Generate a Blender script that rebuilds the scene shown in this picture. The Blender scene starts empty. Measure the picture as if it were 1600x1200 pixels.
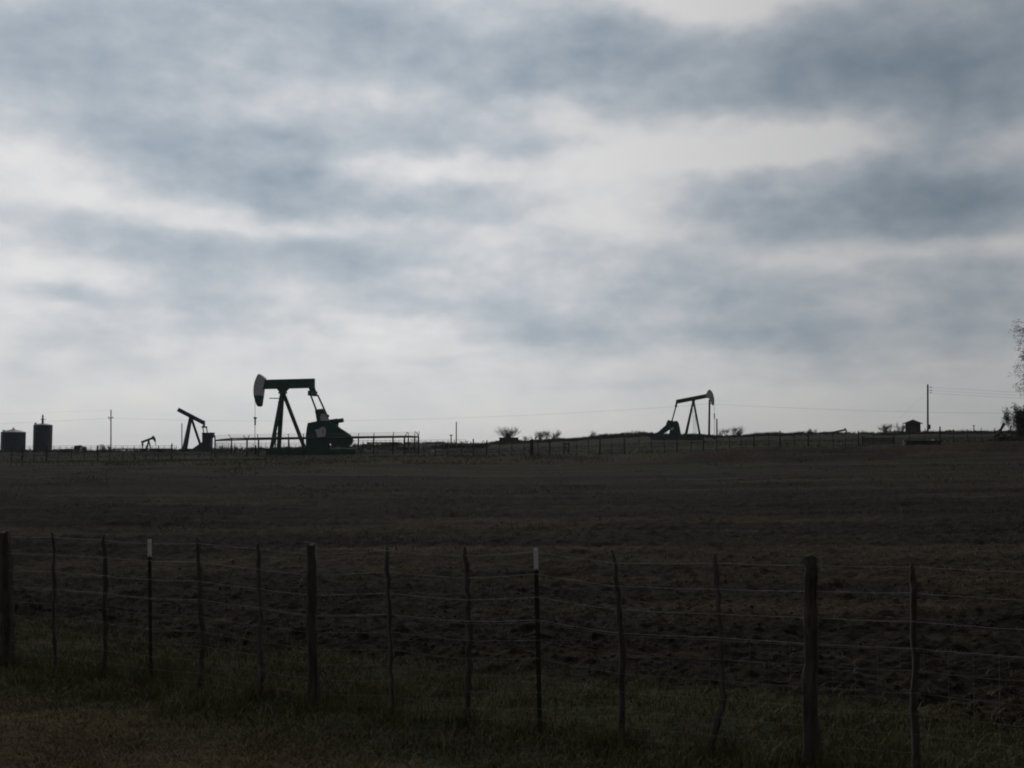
import bpy, math, random
import numpy as np
from mathutils import Vector, Matrix

scene = bpy.context.scene
R = math.radians
# ------------------------------------------------------------------ camera
F = 1715.0                      # focal length in pixels of a 1600 px wide frame
PITCH = math.atan(97 / F)
HAZE = .00013
CAMZ = 2.25
cam_d = bpy.data.cameras.new("camera"); cam = bpy.data.objects.new("camera", cam_d)
scene.collection.objects.link(cam)
cam_d.sensor_width = 36.0; cam_d.lens = F / 1600 * 36.0
cam_d.clip_start = 0.1; cam_d.clip_end = 20000
cam.location = (0, 0, CAMZ); cam.rotation_euler = (R(90) + PITCH, 0, 0)
scene.camera = cam
scene.view_settings.view_transform = 'Standard'
scene.view_settings.look = 'None'
scene.view_settings.exposure = 0.0
scene.view_settings.gamma = 1.0
scene.cycles.filter_width = 1.9      # a small, slightly soft lens

# ------------------------------------------------------------------ sky and sun
SUN_AZ, SUN_EL = R(-6), R(38)          # azimuth from +Y towards +X
CT, ST = math.cos(PITCH), math.sin(PITCH)
def ray(px, py):
    u = (px - 800) / F; v = (600 - py) / F
    return Vector((u, CT - v * ST, ST + v * CT))
def azel(px, py):
    d = ray(px, py).normalized()
    return math.atan2(d.x, d.y), math.asin(d.z)

w = bpy.data.worlds.new("World"); scene.world = w; w.use_nodes = True
nt = w.node_tree; nt.nodes.clear()
N = nt.nodes.new; L = nt.links.new
def M(op, a, b=None, c=None, clamp=False):
    n = N('ShaderNodeMath'); n.operation = op; n.use_clamp = clamp
    for i, x in enumerate((a, b, c)):
        if x is None: continue
        if isinstance(x, (int, float)): n.inputs[i].default_value = x
        else: L(x, n.inputs[i])
    return n.outputs[0]
def VM(op, a, b=None, scale=None):
    n = N('ShaderNodeVectorMath'); n.operation = op
    for i, x in enumerate((a, b)):
        if x is None: continue
        if isinstance(x, (tuple, list)): n.inputs[i].default_value = x
        else: L(x, n.inputs[i])
    if scale is not None:
        if isinstance(scale, (int, float)): n.inputs['Scale'].default_value = scale
        else: L(scale, n.inputs['Scale'])
    return n.outputs['Value'] if op in ('DOT_PRODUCT', 'LENGTH') else n.outputs[0]
def NOISE(vec, scale, detail=5, rough=0.55, col=False):
    n = N('ShaderNodeTexNoise'); n.inputs['Scale'].default_value = scale
    n.inputs['Detail'].default_value = detail; n.inputs['Roughness'].default_value = rough
    L(vec, n.inputs['Vector']); return n.outputs['Color' if col else 'Fac']
def MIXC(f, a, b):
    n = N('ShaderNodeMix'); n.data_type = 'RGBA'
    if isinstance(f, (int, float)): n.inputs[0].default_value = f
    else: L(f, n.inputs[0])
    for i, x in ((6, a), (7, b)):
        if isinstance(x, tuple): n.inputs[i].default_value = (*x, 1)
        else: L(x, n.inputs[i])
    return n.outputs[2]
def SMOOTH(v, a, b, lo=0.0, hi=1.0):
    n = N('ShaderNodeMapRange'); n.interpolation_type = 'SMOOTHSTEP'
    L(v, n.inputs[0])
    for i, x in enumerate((a, b, lo, hi)): n.inputs[1 + i].default_value = x
    return n.outputs[0]

tc = N('ShaderNodeTexCoord'); D = tc.outputs['Generated']
sx = N('ShaderNodeSeparateXYZ'); L(D, sx.inputs[0]); dx, dy, dz = sx.outputs
az = M('ARCTAN2', dx, dy); el = M('ARCSINE', dz)
cv = N('ShaderNodeCombineXYZ'); L(az, cv.inputs[0]); L(el, cv.inputs[1]); AE = cv.outputs[0]
# cloud deck seen in perspective: the pattern tightens towards the horizon
inv = M('DIVIDE', 1.0, M('ADD', M('MAXIMUM', dz, 0.0), 0.16))
deck = VM('SCALE', D, None, inv)
st = N('ShaderNodeMapping'); L(AE, st.inputs[0]); st.inputs['Scale'].default_value = (1.0, 1.75, 1.0)
AES = st.outputs[0]
warp = VM('SCALE', VM('SUBTRACT', NOISE(deck, 1.5, 3, 0.5, True), (0.5, 0.5, 0.5)), None, 0.07)
warp2 = VM('SCALE', VM('SUBTRACT', NOISE(AES, 16.0, 5, 0.5, True), (0.5, 0.5, 0.5)), None, 0.06)
wf = N('ShaderNodeVectorMath'); wf.operation = 'MULTIPLY'; L(VM('ADD', warp, warp2), wf.inputs[0]); wf.inputs[1].default_value = (1, 0.5, 0)
AEW = VM('ADD', AE, wf.outputs[0])

# grey cloud masses and bright breaks, as patches of the sky (direction, size, weight)
BLOBS = [  # px, py, rx, ry, tilt deg, weight (+ dark, - bright)
    (120, 70, 520, 130, 2, .75), (640, 70, 440, 120, -4, .80), (230, 160, 330, 80, -6, .22), (20, 130, 300, 110, 0, .40), (400, 20, 700, 60, 0, .22),
    (350, 268, 230, 78, -14, .85), (215, 228, 190, 50, -8, .45), (450, 290, 120, 50, 0, .25), (620, 218, 300, 56, 3, .70), (835, 226, 105, 58, 0, .55), (480, 215, 160, 45, 0, .3),
    (625, 322, 220, 52, -3, .72), (200, 362, 210, 50, -12, .55), (335, 402, 250, 40, -4, .55), (560, 396, 170, 46, 5, .50), (425, 348, 60, 40, 10, .42),
    (110, 454, 120, 22, -2, .55), (640, 466, 220, 36, 0, .55), (345, 458, 110, 34, -10, .38), (760, 320, 160, 34, 3, .28), (50, 350, 150, 40, 0, .28),
    (1060, 108, 440, 100, -3, .85), (1480, 62, 360, 140, 4, 1.0), (1380, 128, 380, 90, 6, .55), (930, 70, 190, 70, 0, .3), (1560, 150, 150, 60, 0, .3),
    (1300, 312, 250, 66, 2, 1.25), (1470, 290, 190, 86, -12, 1.15), (1490, 196, 250, 44, 6, .38), (1400, 345, 280, 46, 0, .35), (1560, 310, 110, 60, -20, .3),
    (1010, 396, 190, 36, 3, .48), (1260, 430, 420, 44, 0, .48), (960, 474, 300, 42, -3, .50), (860, 517, 170, 40, -4, .62),
    (1110, 528, 320, 46, -2, .58), (1420, 520, 380, 46, 2, .46), (1560, 440, 200, 50, 0, .25), (1500, 482, 280, 36, 0, .40), (1180, 470, 200, 28, 0, .3),
    (240, 553, 110, 30, 0, .25), (700, 428, 160, 26, 0, .26), (500, 436, 150, 26, 0, .20), (780, 566, 140, 20, 0, .18), (620, 560, 150, 18, 0, .15), (60, 520, 140, 30, 0, .18), (420, 510, 190, 24, 0, .16), (1250, 585, 300, 22, 0, .18), (960, 600, 200, 16, 0, .12),
    (845, 186, 110, 48, -20, -.45), (1010, 262, 300, 100, 0, -.20), (60, 278, 200, 90, -10, -.30), (270, 338, 190, 40, -10, -.40), (980, 360, 160, 60, 0, -.2),
    (1110, 16, 280, 60, 0, -1.0), (640, 262, 240, 36, -4, -.40), (1240, 226, 300, 46, 4, -.85), (1550, 240, 90, 60, -25, -.40), (1230, 172, 420, 30, 6, -.30),
    (1420, 398, 200, 38, 0, -.35), (480, 185, 140, 40, -8, -.30), (350, 100, 130, 70, 0, -.20), (560, 352, 180, 24, -3, -.3), (100, 415, 150, 22, 0, -.2), (480, 370, 120, 20, 0, -.2),
]
acc = None
for (px, py, rx, ry, tilt, wt) in BLOBS:
    a0, e0 = azel(px, py)
    mp = N('ShaderNodeMapping'); mp.vector_type = 'TEXTURE'; L(AEW, mp.inputs[0])
    mp.inputs['Location'].default_value = (a0, e0, 0); mp.inputs['Rotation'].default_value = (0, 0, R(tilt*.5))
    mp.inputs['Scale'].default_value = (rx / F * 1.22, ry / F * 1.22, 1)
    g = N('ShaderNodeTexGradient'); g.gradient_type = 'QUADRATIC_SPHERE'; L(mp.outputs[0], g.inputs[0])
    s = M('SQRT', g.outputs['Fac'])
    s = M('MULTIPLY', M('MULTIPLY', M('MULTIPLY', s, s), M('SUBTRACT', 3.0, M('MULTIPLY', s, 2.0))), wt)
    acc = s if acc is None else M('ADD', acc, s)
acc = M('MULTIPLY', acc, 0.74)
comp = M('DIVIDE', acc, M('ADD', 1.0, M('MULTIPLY', M('ABSOLUTE', acc), 0.60)))
n1 = M('SUBTRACT', NOISE(deck, 2.2, 6, 0.50), 0.5)
n2 = M('SUBTRACT', NOISE(AES, 8.5, 6, 0.50), 0.5)
n3 = M('SUBTRACT', NOISE(AES, 30.0, 3, 0.5), 0.5)
nn = M('ADD', M('ADD', M('MULTIPLY', n1, 0.26), M('MULTIPLY', n2, 0.88)), M('MULTIPLY', n3, 0.34))
nn = M('MULTIPLY', nn, SMOOTH(el, 0.0, 0.14, 0.45, 1.0))
dens = M('ADD', M('ADD', M('MULTIPLY', comp, 0.84), nn), 0.215)
ramp = N('ShaderNodeValToRGB'); L(M('MULTIPLY', dens, 1.0, clamp=True), ramp.inputs[0])
cr = ramp.color_ramp; cr.interpolation = 'B_SPLINE'
cr.elements[0].position = 0.0; cr.elements[0].color = (.76, .755, .755, 1)
cr.elements[1].position = 1.0; cr.elements[1].color = (.21, .27, .32, 1)
for p, c in ((.16, (.69, .69, .70)), (.36, (.525, .558, .597)), (.58, (.388, .444, .50)), (.8, (.287, .347, .41))):
    e = cr.elements.new(p); e.color = (*c, 1)
cloud = ramp.outputs[0]
# thin haze over the horizon
hz = SMOOTH(el, -0.01, 0.11, 1.0, 0.0)
cloud = MIXC(M('MULTIPLY', hz, 0.55), cloud, (.57, .573, .575))
# the cloud is thinnest towards the hidden sun; thicker to the right, overhead and behind
sdir = (math.sin(SUN_AZ) * math.cos(SUN_EL), math.cos(SUN_AZ) * math.cos(SUN_EL), math.sin(SUN_EL))
cs = VM('DOT_PRODUCT', D, sdir)
front = SMOOTH(cs, -0.5, 0.75, 0.15, 1.0)
right = SMOOTH(az, -0.12, 0.46, 1.0, 0.62)
over = SMOOTH(el, 0.38, 0.75, 1.0, 0.30)
lum = M('MULTIPLY', M('MULTIPLY', front, right), over)
cloud = VM('SCALE', cloud, None, M('MULTIPLY', lum, 10.0))
sky = N('ShaderNodeTexSky'); sky.sky_type = 'NISHITA'; sky.sun_disc = False
sky.sun_elevation = SUN_EL; sky.sun_rotation = SUN_AZ
mixs = MIXC(0.97, sky.outputs[0], cloud)
bg = N('ShaderNodeBackground'); L(mixs, bg.inputs[0]); bg.inputs[1].default_value = 0.10
wo = N('ShaderNodeOutputWorld'); L(bg.outputs[0], wo.inputs[0])

sun_d = bpy.data.lights.new("sun", 'SUN'); sun_d.energy = 0.5; sun_d.angle = R(25); sun_d.color = (1, .96, .9)
sun = bpy.data.objects.new("sun", sun_d); scene.collection.objects.link(sun)
sun.rotation_euler = Vector(sdir).to_track_quat('Z', 'Y').to_euler()

# ------------------------------------------------------------------ helpers
def at(px, py, depth):
    d = ray(px, py); return Vector((0, 0, CAMZ)) + d * (depth / d.y)
def zat(py, depth): return at(800, py, depth).z

class MB:
    def __init__(s): s.v = []; s.f = []
    def add(s, vs, fs):
        o = len(s.v); s.v += [tuple(x) for x in vs]; s.f += [tuple(i + o for i in f) for f in fs]; return s
    def box(s, c, size, rz=0.0):
        x, y, z = (k / 2 for k in size); ca, sa = math.cos(rz), math.sin(rz); vs = []
        for k in ((-1,-1,-1),(1,-1,-1),(1,1,-1),(-1,1,-1),(-1,-1,1),(1,-1,1),(1,1,1),(-1,1,1)):
            a, b = k[0]*x, k[1]*y
            vs.append((c[0] + a*ca - b*sa, c[1] + a*sa + b*ca, c[2] + k[2]*z))
        return s.add(vs, [(0,3,2,1),(4,5,6,7),(0,1,5,4),(1,2,6,5),(2,3,7,6),(3,0,4,7)])
    def bar(s, p0, p1, wd, ht, up=(0,0,1)):
        p0, p1 = Vector(p0), Vector(p1); d = (p1 - p0).normalized(); u = Vector(up)
        if abs(d.dot(u)) > .98: u = Vector((1, 0, 0))
        x = d.cross(u).normalized(); y = x.cross(d).normalized(); vs = []
        for p in (p0, p1):
            for a, b in ((-1,-1),(1,-1),(1,1),(-1,1)): vs.append(p + x*a*wd/2 + y*b*ht/2)
        return s.add(vs, [(0,1,2,3),(7,6,5,4),(0,4,5,1),(1,5,6,2),(2,6,7,3),(3,7,4,0)])
    def prism(s, poly, b0, b1):
        n = len(poly)
        vs = [(p[0], b0, p[1]) for p in poly] + [(p[0], b1, p[1]) for p in poly]
        fs = [tuple(range(n)), tuple(range(2*n-1, n-1, -1))] + [(i, i+n, (i+1) % n + n, (i+1) % n) for i in range(n)]
        return s.add(vs, fs)
    def tube(s, pts, rad, n=6, cap=True):
        pts = [Vector(p) for p in pts]
        if isinstance(rad, (int, float)): rad = [rad] * len(pts)
        vs = []; ref = None
        for i, p in enumerate(pts):
            d = (pts[min(i+1, len(pts)-1)] - pts[max(i-1, 0)]).normalized()
            if ref is None:
                ref = Vector((1,0,0)) if abs(d.x) < .8 else Vector((0,0,1))
            x = (ref - d * ref.dot(d))
            if x.length < 1e-4: x = d.orthogonal()
            x.normalize(); ref = x; y = d.cross(x)
            for k in range(n):
                t = 2*math.pi*k/n; vs.append(p + (x*math.cos(t) + y*math.sin(t)) * rad[i])
        fs = [(i*n+k, i*n+(k+1) % n, (i+1)*n+(k+1) % n, (i+1)*n+k) for i in range(len(pts)-1) for k in range(n)]
        if cap: fs += [tuple(range(n-1, -1, -1)), tuple(range((len(pts)-1)*n, len(pts)*n))]
        return s.add(vs, fs)
    def lathe(s, prof, n=32, c=(0,0,0)):
        vs = [(c[0]+r*math.cos(2*math.pi*k/n), c[1]+r*math.sin(2*math.pi*k/n), c[2]+z) for r, z in prof for k in range(n)]
        m = len(prof)
        fs = [(i*n+k, i*n+(k+1) % n, (i+1)*n+(k+1) % n, (i+1)*n+k) for i in range(m-1) for k in range(n)]
        fs += [tuple(range(n-1, -1, -1)), tuple(range((m-1)*n, m*n))]
        return s.add(vs, fs)
    def build(s, name, mat, parent=None, loc=None, smooth=False):
        me = bpy.data.meshes.new(name); me.from_pydata(s.v, [], s.f); me.materials.append(mat)
        if smooth:
            me.polygons.foreach_set('use_smooth', [True] * len(me.polygons))
            me.set_sharp_from_angle(angle=R(40))
        o = bpy.data.objects.new(name, me); scene.collection.objects.link(o)
        if parent: o.parent = parent
        if loc is not None: o.location = loc
        return o
def tag(o, label=None, cat=None, group=None, kind=None):
    for k, v in (('label', label), ('category', cat), ('group', group), ('kind', kind)):
        if v: o[k] = v
    return o
def thing(name, loc, label, cat, rz=0.0, group=None):
    o = bpy.data.objects.new(name, None); scene.collection.objects.link(o)
    o.location = loc; o.rotation_euler = (0, 0, rz); o.empty_display_size = .3
    return tag(o, label, cat, group)
def fast_mesh(name, V, Fc, mat, smooth=False):
    me = bpy.data.meshes.new(name); k = Fc.shape[1]
    me.vertices.add(len(V)); me.vertices.foreach_set('co', np.ascontiguousarray(V, np.float32).ravel())
    me.loops.add(Fc.size); me.loops.foreach_set('vertex_index', Fc.astype(np.int32).ravel())
    me.polygons.add(len(Fc)); me.polygons.foreach_set('loop_start', np.arange(0, Fc.size, k, dtype=np.int32))
    if smooth: me.polygons.foreach_set('use_smooth', np.ones(len(Fc), bool))
    me.update(calc_edges=True); me.materials.append(mat)
    o = bpy.data.objects.new(name, me); scene.collection.objects.link(o); return o

# ------------------------------------------------------------------ materials
def mat(name, c1, c2=None, scale=6.0, rough=0.75, metal=0.0, bump=0.0, stretch=(1,1,1), rust=None, spec=0.4):
    m = bpy.data.materials.new(name); m.use_nodes = True
    t = m.node_tree; b = t.nodes['Principled BSDF']
    b.inputs['Roughness'].default_value = rough; b.inputs['Metallic'].default_value = metal
    b.inputs['Specular IOR Level'].default_value = spec
    c2 = c2 or tuple(k * .7 for k in c1)
    tcn = t.nodes.new('ShaderNodeTexCoord'); mp = t.nodes.new('ShaderNodeMapping'); mp.inputs['Scale'].default_value = stretch
    t.links.new(tcn.outputs['Object'], mp.inputs[0])
    nz = t.nodes.new('ShaderNodeTexNoise'); nz.inputs['Scale'].default_value = scale; nz.inputs['Detail'].default_value = 6
    nz.inputs['Roughness'].default_value = .65
    t.links.new(mp.outputs[0], nz.inputs['Vector'])
    rp = t.nodes.new('ShaderNodeValToRGB'); t.links.new(nz.outputs['Fac'], rp.inputs[0])
    rp.color_ramp.elements[0].position = .32; rp.color_ramp.elements[0].color = (*c2, 1)
    rp.color_ramp.elements[1].position = .68; rp.color_ramp.elements[1].color = (*c1, 1)
    col = rp.outputs[0]
    if rust:
        nz2 = t.nodes.new('ShaderNodeTexNoise'); nz2.inputs['Scale'].default_value = scale * .6; nz2.inputs['Detail'].default_value = 8
        t.links.new(tcn.outputs['Object'], nz2.inputs['Vector'])
        r2 = t.nodes.new('ShaderNodeValToRGB'); t.links.new(nz2.outputs['Fac'], r2.inputs[0])
        r2.color_ramp.elements[0].position = .56; r2.color_ramp.elements[0].color = (0,0,0,1)
        r2.color_ramp.elements[1].position = .72; r2.color_ramp.elements[1].color = (1,1,1,1)
        mx = t.nodes.new('ShaderNodeMix'); mx.data_type = 'RGBA'
        t.links.new(r2.outputs[0], mx.inputs[0]); t.links.new(col, mx.inputs[6]); mx.inputs[7].default_value = (*rust, 1)
        col = mx.outputs[2]
    t.links.new(col, b.inputs['Base Color'])
    if bump:
        bp = t.nodes.new('ShaderNodeBump'); bp.inputs['Strength'].default_value = bump; bp.inputs['Distance'].default_value = .02
        t.links.new(nz.outputs['Fac'], bp.inputs['Height']); t.links.new(bp.outputs[0], b.inputs['Normal'])
    return m
GREEN = mat('pump_green_paint', (.042, .118, .092), (.028, .082, .064), 1.2, .62, rust=(.06, .05, .035), spec=.3)
GREY = mat('faded_grey_paint', (.72, .69, .73), (.54, .51, .55), 2.0, .6, rust=(.20, .15, .13))
BLUEG = mat('dull_blue_green_paint', (.045, .090, .105), (.030, .062, .078), 1.2, .65, rust=(.06, .04, .035))
DARKST = mat('dark_steel', (.035, .037, .04), (.02, .02, .022), 4, .6, rust=(.05, .03, .02))
RUSTP = mat('rusty_pipe', (.070, .050, .042), (.035, .027, .025), 3, .8)
CABLE = mat('wire_rope', (.30, .30, .29), (.2, .2, .2), 10, .5)
GALV = mat('galvanised_wire', (.36, .35, .33), (.20, .18, .165), 8, .55, .3)
NETW = mat('weathered_net_wire', (.24, .22, .20), (.13, .12, .105), 8, .6, .2)
LADDER = mat('ladder_aluminium', (.50, .50, .49), (.35, .35, .35), 8, .5)
WOOD = mat('weathered_post_wood', (.088, .072, .058), (.024, .020, .017), 9, .9, bump=.9, stretch=(3, 3, .35))
STAY = mat('crooked_stay_bark', (.095, .078, .066), (.036, .030, .026), 14, .9, bump=.9, stretch=(2, 2, .4))
TPOST = mat('steel_post_paint', (.022, .024, .022), (.012, .013, .012), 12, .6)
MARK = mat('dulled_white_paint', (.42, .41, .39), (.30, .29, .28), 9, .7)
WHITE = mat('white_post_paint', (.74, .74, .73), (.55, .55, .54), 9, .6)
TANK = mat('tank_paint', (.038, .066, .098), (.024, .042, .066), .8, .55, stretch=(1, 1, .3), rust=(.075, .05, .045))
ROOFT = mat('tank_roof', (.30, .29, .28), (.22, .21, .20), 1.5, .5)
POLEW = mat('utility_pole_wood', (.075, .065, .058), (.045, .04, .036), 3, .9, stretch=(3, 3, .3))
PALEW = mat('pale_bare_timber', (.46, .42, .37), (.32, .29, .25), 4, .9)
SHED = mat('shed_boards', (.050, .046, .044), (.028, .026, .025), 3, .85, stretch=(6, 6, .4))
SHEDR = mat('shed_roof', (.060, .058, .058), (.04, .04, .04), 2, .8)
BARK = mat('bare_twig_bark', (.13, .11, .095), (.075, .062, .054), 3, .9)
LEAFD = mat('dark_leaf', (.045, .052, .030), (.026, .030, .018), 2, .8)
SCRUB = mat('dry_scrub', (.085, .065, .048), (.040, .034, .027), .5, .9)
GRASSG = mat('green_grass', (.130, .124, .048), (.068, .068, .026), 1.3, .8)
GRASSD = mat('brown_grass', (.240, .190, .095), (.125, .098, .052), 1.1, .85)
GRASSP = mat('pale_dry_stalks', (.200, .160, .105), (.100, .080, .055), .8, .85)
WEED = mat('field_weed', (.150, .115, .065), (.045, .042, .024), .9, .85)
GRASSF = mat('far_green_cover', (.060, .082, .050), (.034, .046, .030), .25, .85)
INSUL = mat('insulator', (.10, .09, .085), None, 3, .4)

# ------------------------------------------------------------------ ground
def hsh(i, j, seed):
    v = np.sin(i * 127.1 + j * 311.7 + seed * 74.7) * 43758.5453
    return v - np.floor(v)
def vn(x, y, seed=0.0):
    xi, yi = np.floor(x), np.floor(y); fx, fy = x - xi, y - yi
    fx = fx*fx*(3-2*fx); fy = fy*fy*(3-2*fy)
    a, b, c, d = hsh(xi, yi, seed), hsh(xi+1, yi, seed), hsh(xi, yi+1, seed), hsh(xi+1, yi+1, seed)
    return (a*(1-fx) + b*fx)*(1-fy) + (c*(1-fx) + d*fx)*fy
def fbm(x, y, seed=0.0, o=4):
    s = 0; a = .5; t = 0
    for k in range(o):
        s = s + a * vn(x, y, seed + k); t += a; a *= .5; x = x*2.03 + 7.1; y = y*2.03 + 3.7
    return s / t
def sstep(v, a, b):
    t = np.clip((v - a) / (b - a), 0, 1); return t*t*(3-2*t)

COLS = np.array([-500, 0, 360, 500, 640, 780, 840, 900, 960, 1000, 1100, 1150, 1200, 1350, 1480, 1600, 2100], float)
DEPS = np.array([12, 40, 70, 79, 88, 115, 180, 235, 262, 330, 700, 7000], float)
PYT = {
 70:  [731,731,731,731,731,731,731,730,729,728,727,724,721,719,717,716,716],
 79:  [726,725,722,720,719,718,718,718,718,717,707,704,703,699,693,691,691],
 88:  [722,722,719,717,714,712,712,711,710,709,706,704,700,697,692.5,690.5,690],
 115: [713,713,711,709,708,706,705,704,702,700,697,695,693,690,688,687,687],
 180: [707.5,707.5,706,703.5,702,699,696,693,690,688,688,687,685,684,682,681,681],
 235: [705,705,702.5,699,692.5,692.5,689,686,680.5,678,680.8,682,678.5,677.2,675.6,675.2,675],
}
def table():
    T = np.zeros((len(DEPS), len(COLS)))
    for i, d in enumerate(DEPS):
        if int(d) in PYT: T[i] = [zat(p, d) for p in PYT[int(d)]]
    T[0] = 0.0; T[1] = .45 + .25 * np.clip((COLS - 900) / 700, 0, 1)
    T[8] = T[7] - .4; T[9] = np.minimum(T[7], 1.3) - .8; T[10] = -1.2; T[11] = -27
    return T
TAB = table()
TXL, TYL = (-5.44, 11.94), (2.06, 7.73)          # two corner posts of the near fence
def fside(x, y):  # distance behind the near fence line
    tx, ty = TYL[0]-TXL[0], TYL[1]-TXL[1]; l = math.hypot(tx, ty)
    return (tx * (y - TXL[1]) - ty * (x - TXL[0])) / l
def near_plane(x, y):
    return np.clip(-.10 + .0163 * ((x + 5.44) * .872 - (y - 11.94) * .49), -.35, .45)
def base_z(x, y):
    px = np.clip(800 + F * x / np.maximum(y, 14), COLS[0], COLS[-1]); d = np.clip(y, DEPS[0], DEPS[-1])
    ci = np.clip(np.searchsorted(COLS, px, side='right') - 1, 0, len(COLS)-2)
    di = np.clip(np.searchsorted(DEPS, d, side='right') - 1, 0, len(DEPS)-2)
    fc = (px - COLS[ci]) / (COLS[ci+1] - COLS[ci]); fd = (d - DEPS[di]) / (DEPS[di+1] - DEPS[di])
    z = (TAB[di, ci]*(1-fc) + TAB[di, ci+1]*fc)*(1-fd) + (TAB[di+1, ci]*(1-fc) + TAB[di+1, ci+1]*fc)*fd
    k = sstep(y, 13, 45)
    z = near_plane(x, y)*(1-k) + z*k
    return z + .55 * sstep(-y, -4.5, 0) * 1.0
def soil_mask(x, y):
    e = fside(x, y) + 1.3*(fbm(x*.5, y*.5, 5) - .5) + .8*(fbm(x*2, y*2, 9)-.5)
    far = 74 + 4*(fbm(x*.06, y*.06, 3)-.5)
    return sstep(e, 1.3, 2.3) * (1 - sstep(y, far-1.5, far+1.5))
def berm_mask(x, y):
    px = 800 + F * x / np.maximum(y, 14)
    return sstep(px, 930 + 60*fbm(x*.2, y*.2, 8), 1130) * sstep(y, 71, 73.5) * (1 - sstep(y, 86, 92))
def gz(x, y):
    x = np.asarray(x, float); y = np.asarray(y, float)
    z = base_z(x, y)
    sm = soil_mask(x, y)
    a = sm * (1 - .55*sstep(y, 25, 70))
    furrow = vn(x*.10 + 3, (y + .05*x)*1.35, 11)
    z = z + a * (.10*(fbm(x*2.2, y*2.6, 21, 4) - .5) + .08*(furrow - .5) + .06*(vn(x*6, y*6, 31) - .5) + .05*np.maximum(vn(x*13, y*13, 33) - .55, 0)*2)
    z = z + (1 - sm) * (.05*(fbm(x*1.3, y*1.3, 41, 3) - .5)) * (y < 60)
    z = z + sstep(y, 60, 120) * (.16*(fbm(x*.35, y*.2, 51, 3) - .5))
    pxc = 800 + F * x / np.maximum(y, 14)
    z = z + sstep(pxc, 800, 980) * sstep(y, 190, 225) * (1 - sstep(y, 255, 300)) * (.75 - .35*sstep(pxc, 1240, 1290)*(1-sstep(pxc, 1325, 1345)) + .45*sstep(pxc, 1340, 1420)) * (fbm(x*.16, y*.09, 61, 5) - .5)
    z = z + berm_mask(x, y) * (.75 * (fbm(x*.22, y*.30, 71, 4) - .5) + .25*(fbm(x*1.2, y*1.2, 73, 3) - .5))
    return z
def g1(x, y): return float(gz(np.array([x]), np.array([y]))[0])

ys = [-6.0]
while ys[-1] < 1500:
    y = ys[-1]; ys.append(y + (0.25 if y < 5 else max(.03, min(y*y/4200, y*.05 if y > 300 else 1.5 + 0*y))))
ys = np.array(ys)
us = np.concatenate([np.linspace(-1.9, -.62, 110)[:-1], np.linspace(-.62, .62, 960), np.linspace(.62, 1.9, 110)[1:]])
YY, UU = np.meshgrid(ys, us, indexing='ij'); XX = UU * (YY + 8)
ZZ = gz(XX, YY)
nr, nc = XX.shape
idx = np.arange(nr*nc).reshape(nr, nc)
quads = np.stack([idx[:-1, :-1], idx[:-1, 1:], idx[1:, 1:], idx[1:, :-1]], -1).reshape(-1, 4)
gm = bpy.data.materials.new('field_ground'); gm.use_nodes = True
ground = fast_mesh('ground', np.stack([XX, YY, ZZ], -1).reshape(-1, 3), quads, gm, True)
tag(ground, kind='structure', label='dark ploughed field with a grass verge and a low ridge behind')
# what grows or lies where: soil / green / red earth / dry straw
x, y = XX.ravel(), YY.ravel(); fs_ = fside(x, y); sm = soil_mask(x, y)
green_near = (1 - sm) * sstep(fs_ + 1.2*(fbm(x*.8, y*.8, 81)-.5), -1.6, -.7)
pxa = 800 + F * x / np.maximum(y, 14)
green_far = sstep(y, 80, 92) * (1 - sstep(y, 205, 232)) * np.clip(.55 + 1.2*(fbm(x*.08, y*.05, 91)-.4), 0, 1)
gfront = sstep(y, 52, 60) * (1 - sstep(y, 70.5, 72.5)) * sstep(pxa, 820, 1000) * np.clip(2.2*fbm(x*.12, y*.25, 111) - .75, 0, .8)
greens_field = gfront + sm * sstep(fbm(x*.05, y*.12, 95), .52, .68) * sstep(y, 25, 40) * .5
bm = berm_mask(x, y) * (.6 + .4*fbm(x*.3, y*.3, 97))
ridge_soil = sstep(y, 195, 228) * sstep(pxa, 780, 960)
straw = sm * sstep(fbm(x*.10 + 1, (y + .03*x)*.42, 101), .52, .66) * sstep(fs_, 4, 9) * np.clip(.2 + fbm(x*1.1, y*1.3, 103), 0, 1)
edge = sstep(y, 72, 75) * (1 - sstep(y, 82, 87)) * (1 - sstep(pxa, 900, 1050))
band = sm * sstep(y, 15, 18.5) * (1 - sstep(y + 3*fbm(x*.3, y*.3, 113), 21, 33)) * sstep(fbm(x*.22, y*.5, 107), .40, .62) * sstep(x, -14, -4)
straw = np.clip(straw + .75*band*np.clip(2.2*vn(x*2.1, y*2.1, 109)-.5, 0, 1) + edge * (.35 + .6*fbm(x*.3, y*.5, 105)), 0, 1)
col = np.stack([np.clip(np.maximum(green_near, green_far) + greens_field, 0, 1), np.clip(bm + .7*ridge_soil, 0, 1), straw, sm], -1).astype(np.float32)
ca = ground.data.color_attributes.new('cover', 'FLOAT_COLOR', 'POINT'); ca.data.foreach_set('color', col.ravel())
t = gm.node_tree; b = t.nodes['Principled BSDF']; b.inputs['Roughness'].default_value = .95; b.inputs['Specular IOR Level'].default_value = .08
at_n = t.nodes.new('ShaderNodeAttribute'); at_n.attribute_name = 'cover'
sp = t.nodes.new('ShaderNodeSeparateColor'); t.links.new(at_n.outputs['Color'], sp.inputs[0])
geo = t.nodes.new('ShaderNodeNewGeometry')
def gn(scale, detail=6, rough=.6):
    n = t.nodes.new('ShaderNodeTexNoise'); n.inputs['Scale'].default_value = scale; n.inputs['Detail'].default_value = detail
    n.inputs['Roughness'].default_value = rough; t.links.new(geo.outputs['Position'], n.inputs['Vector']); return n.outputs['Fac']
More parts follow.
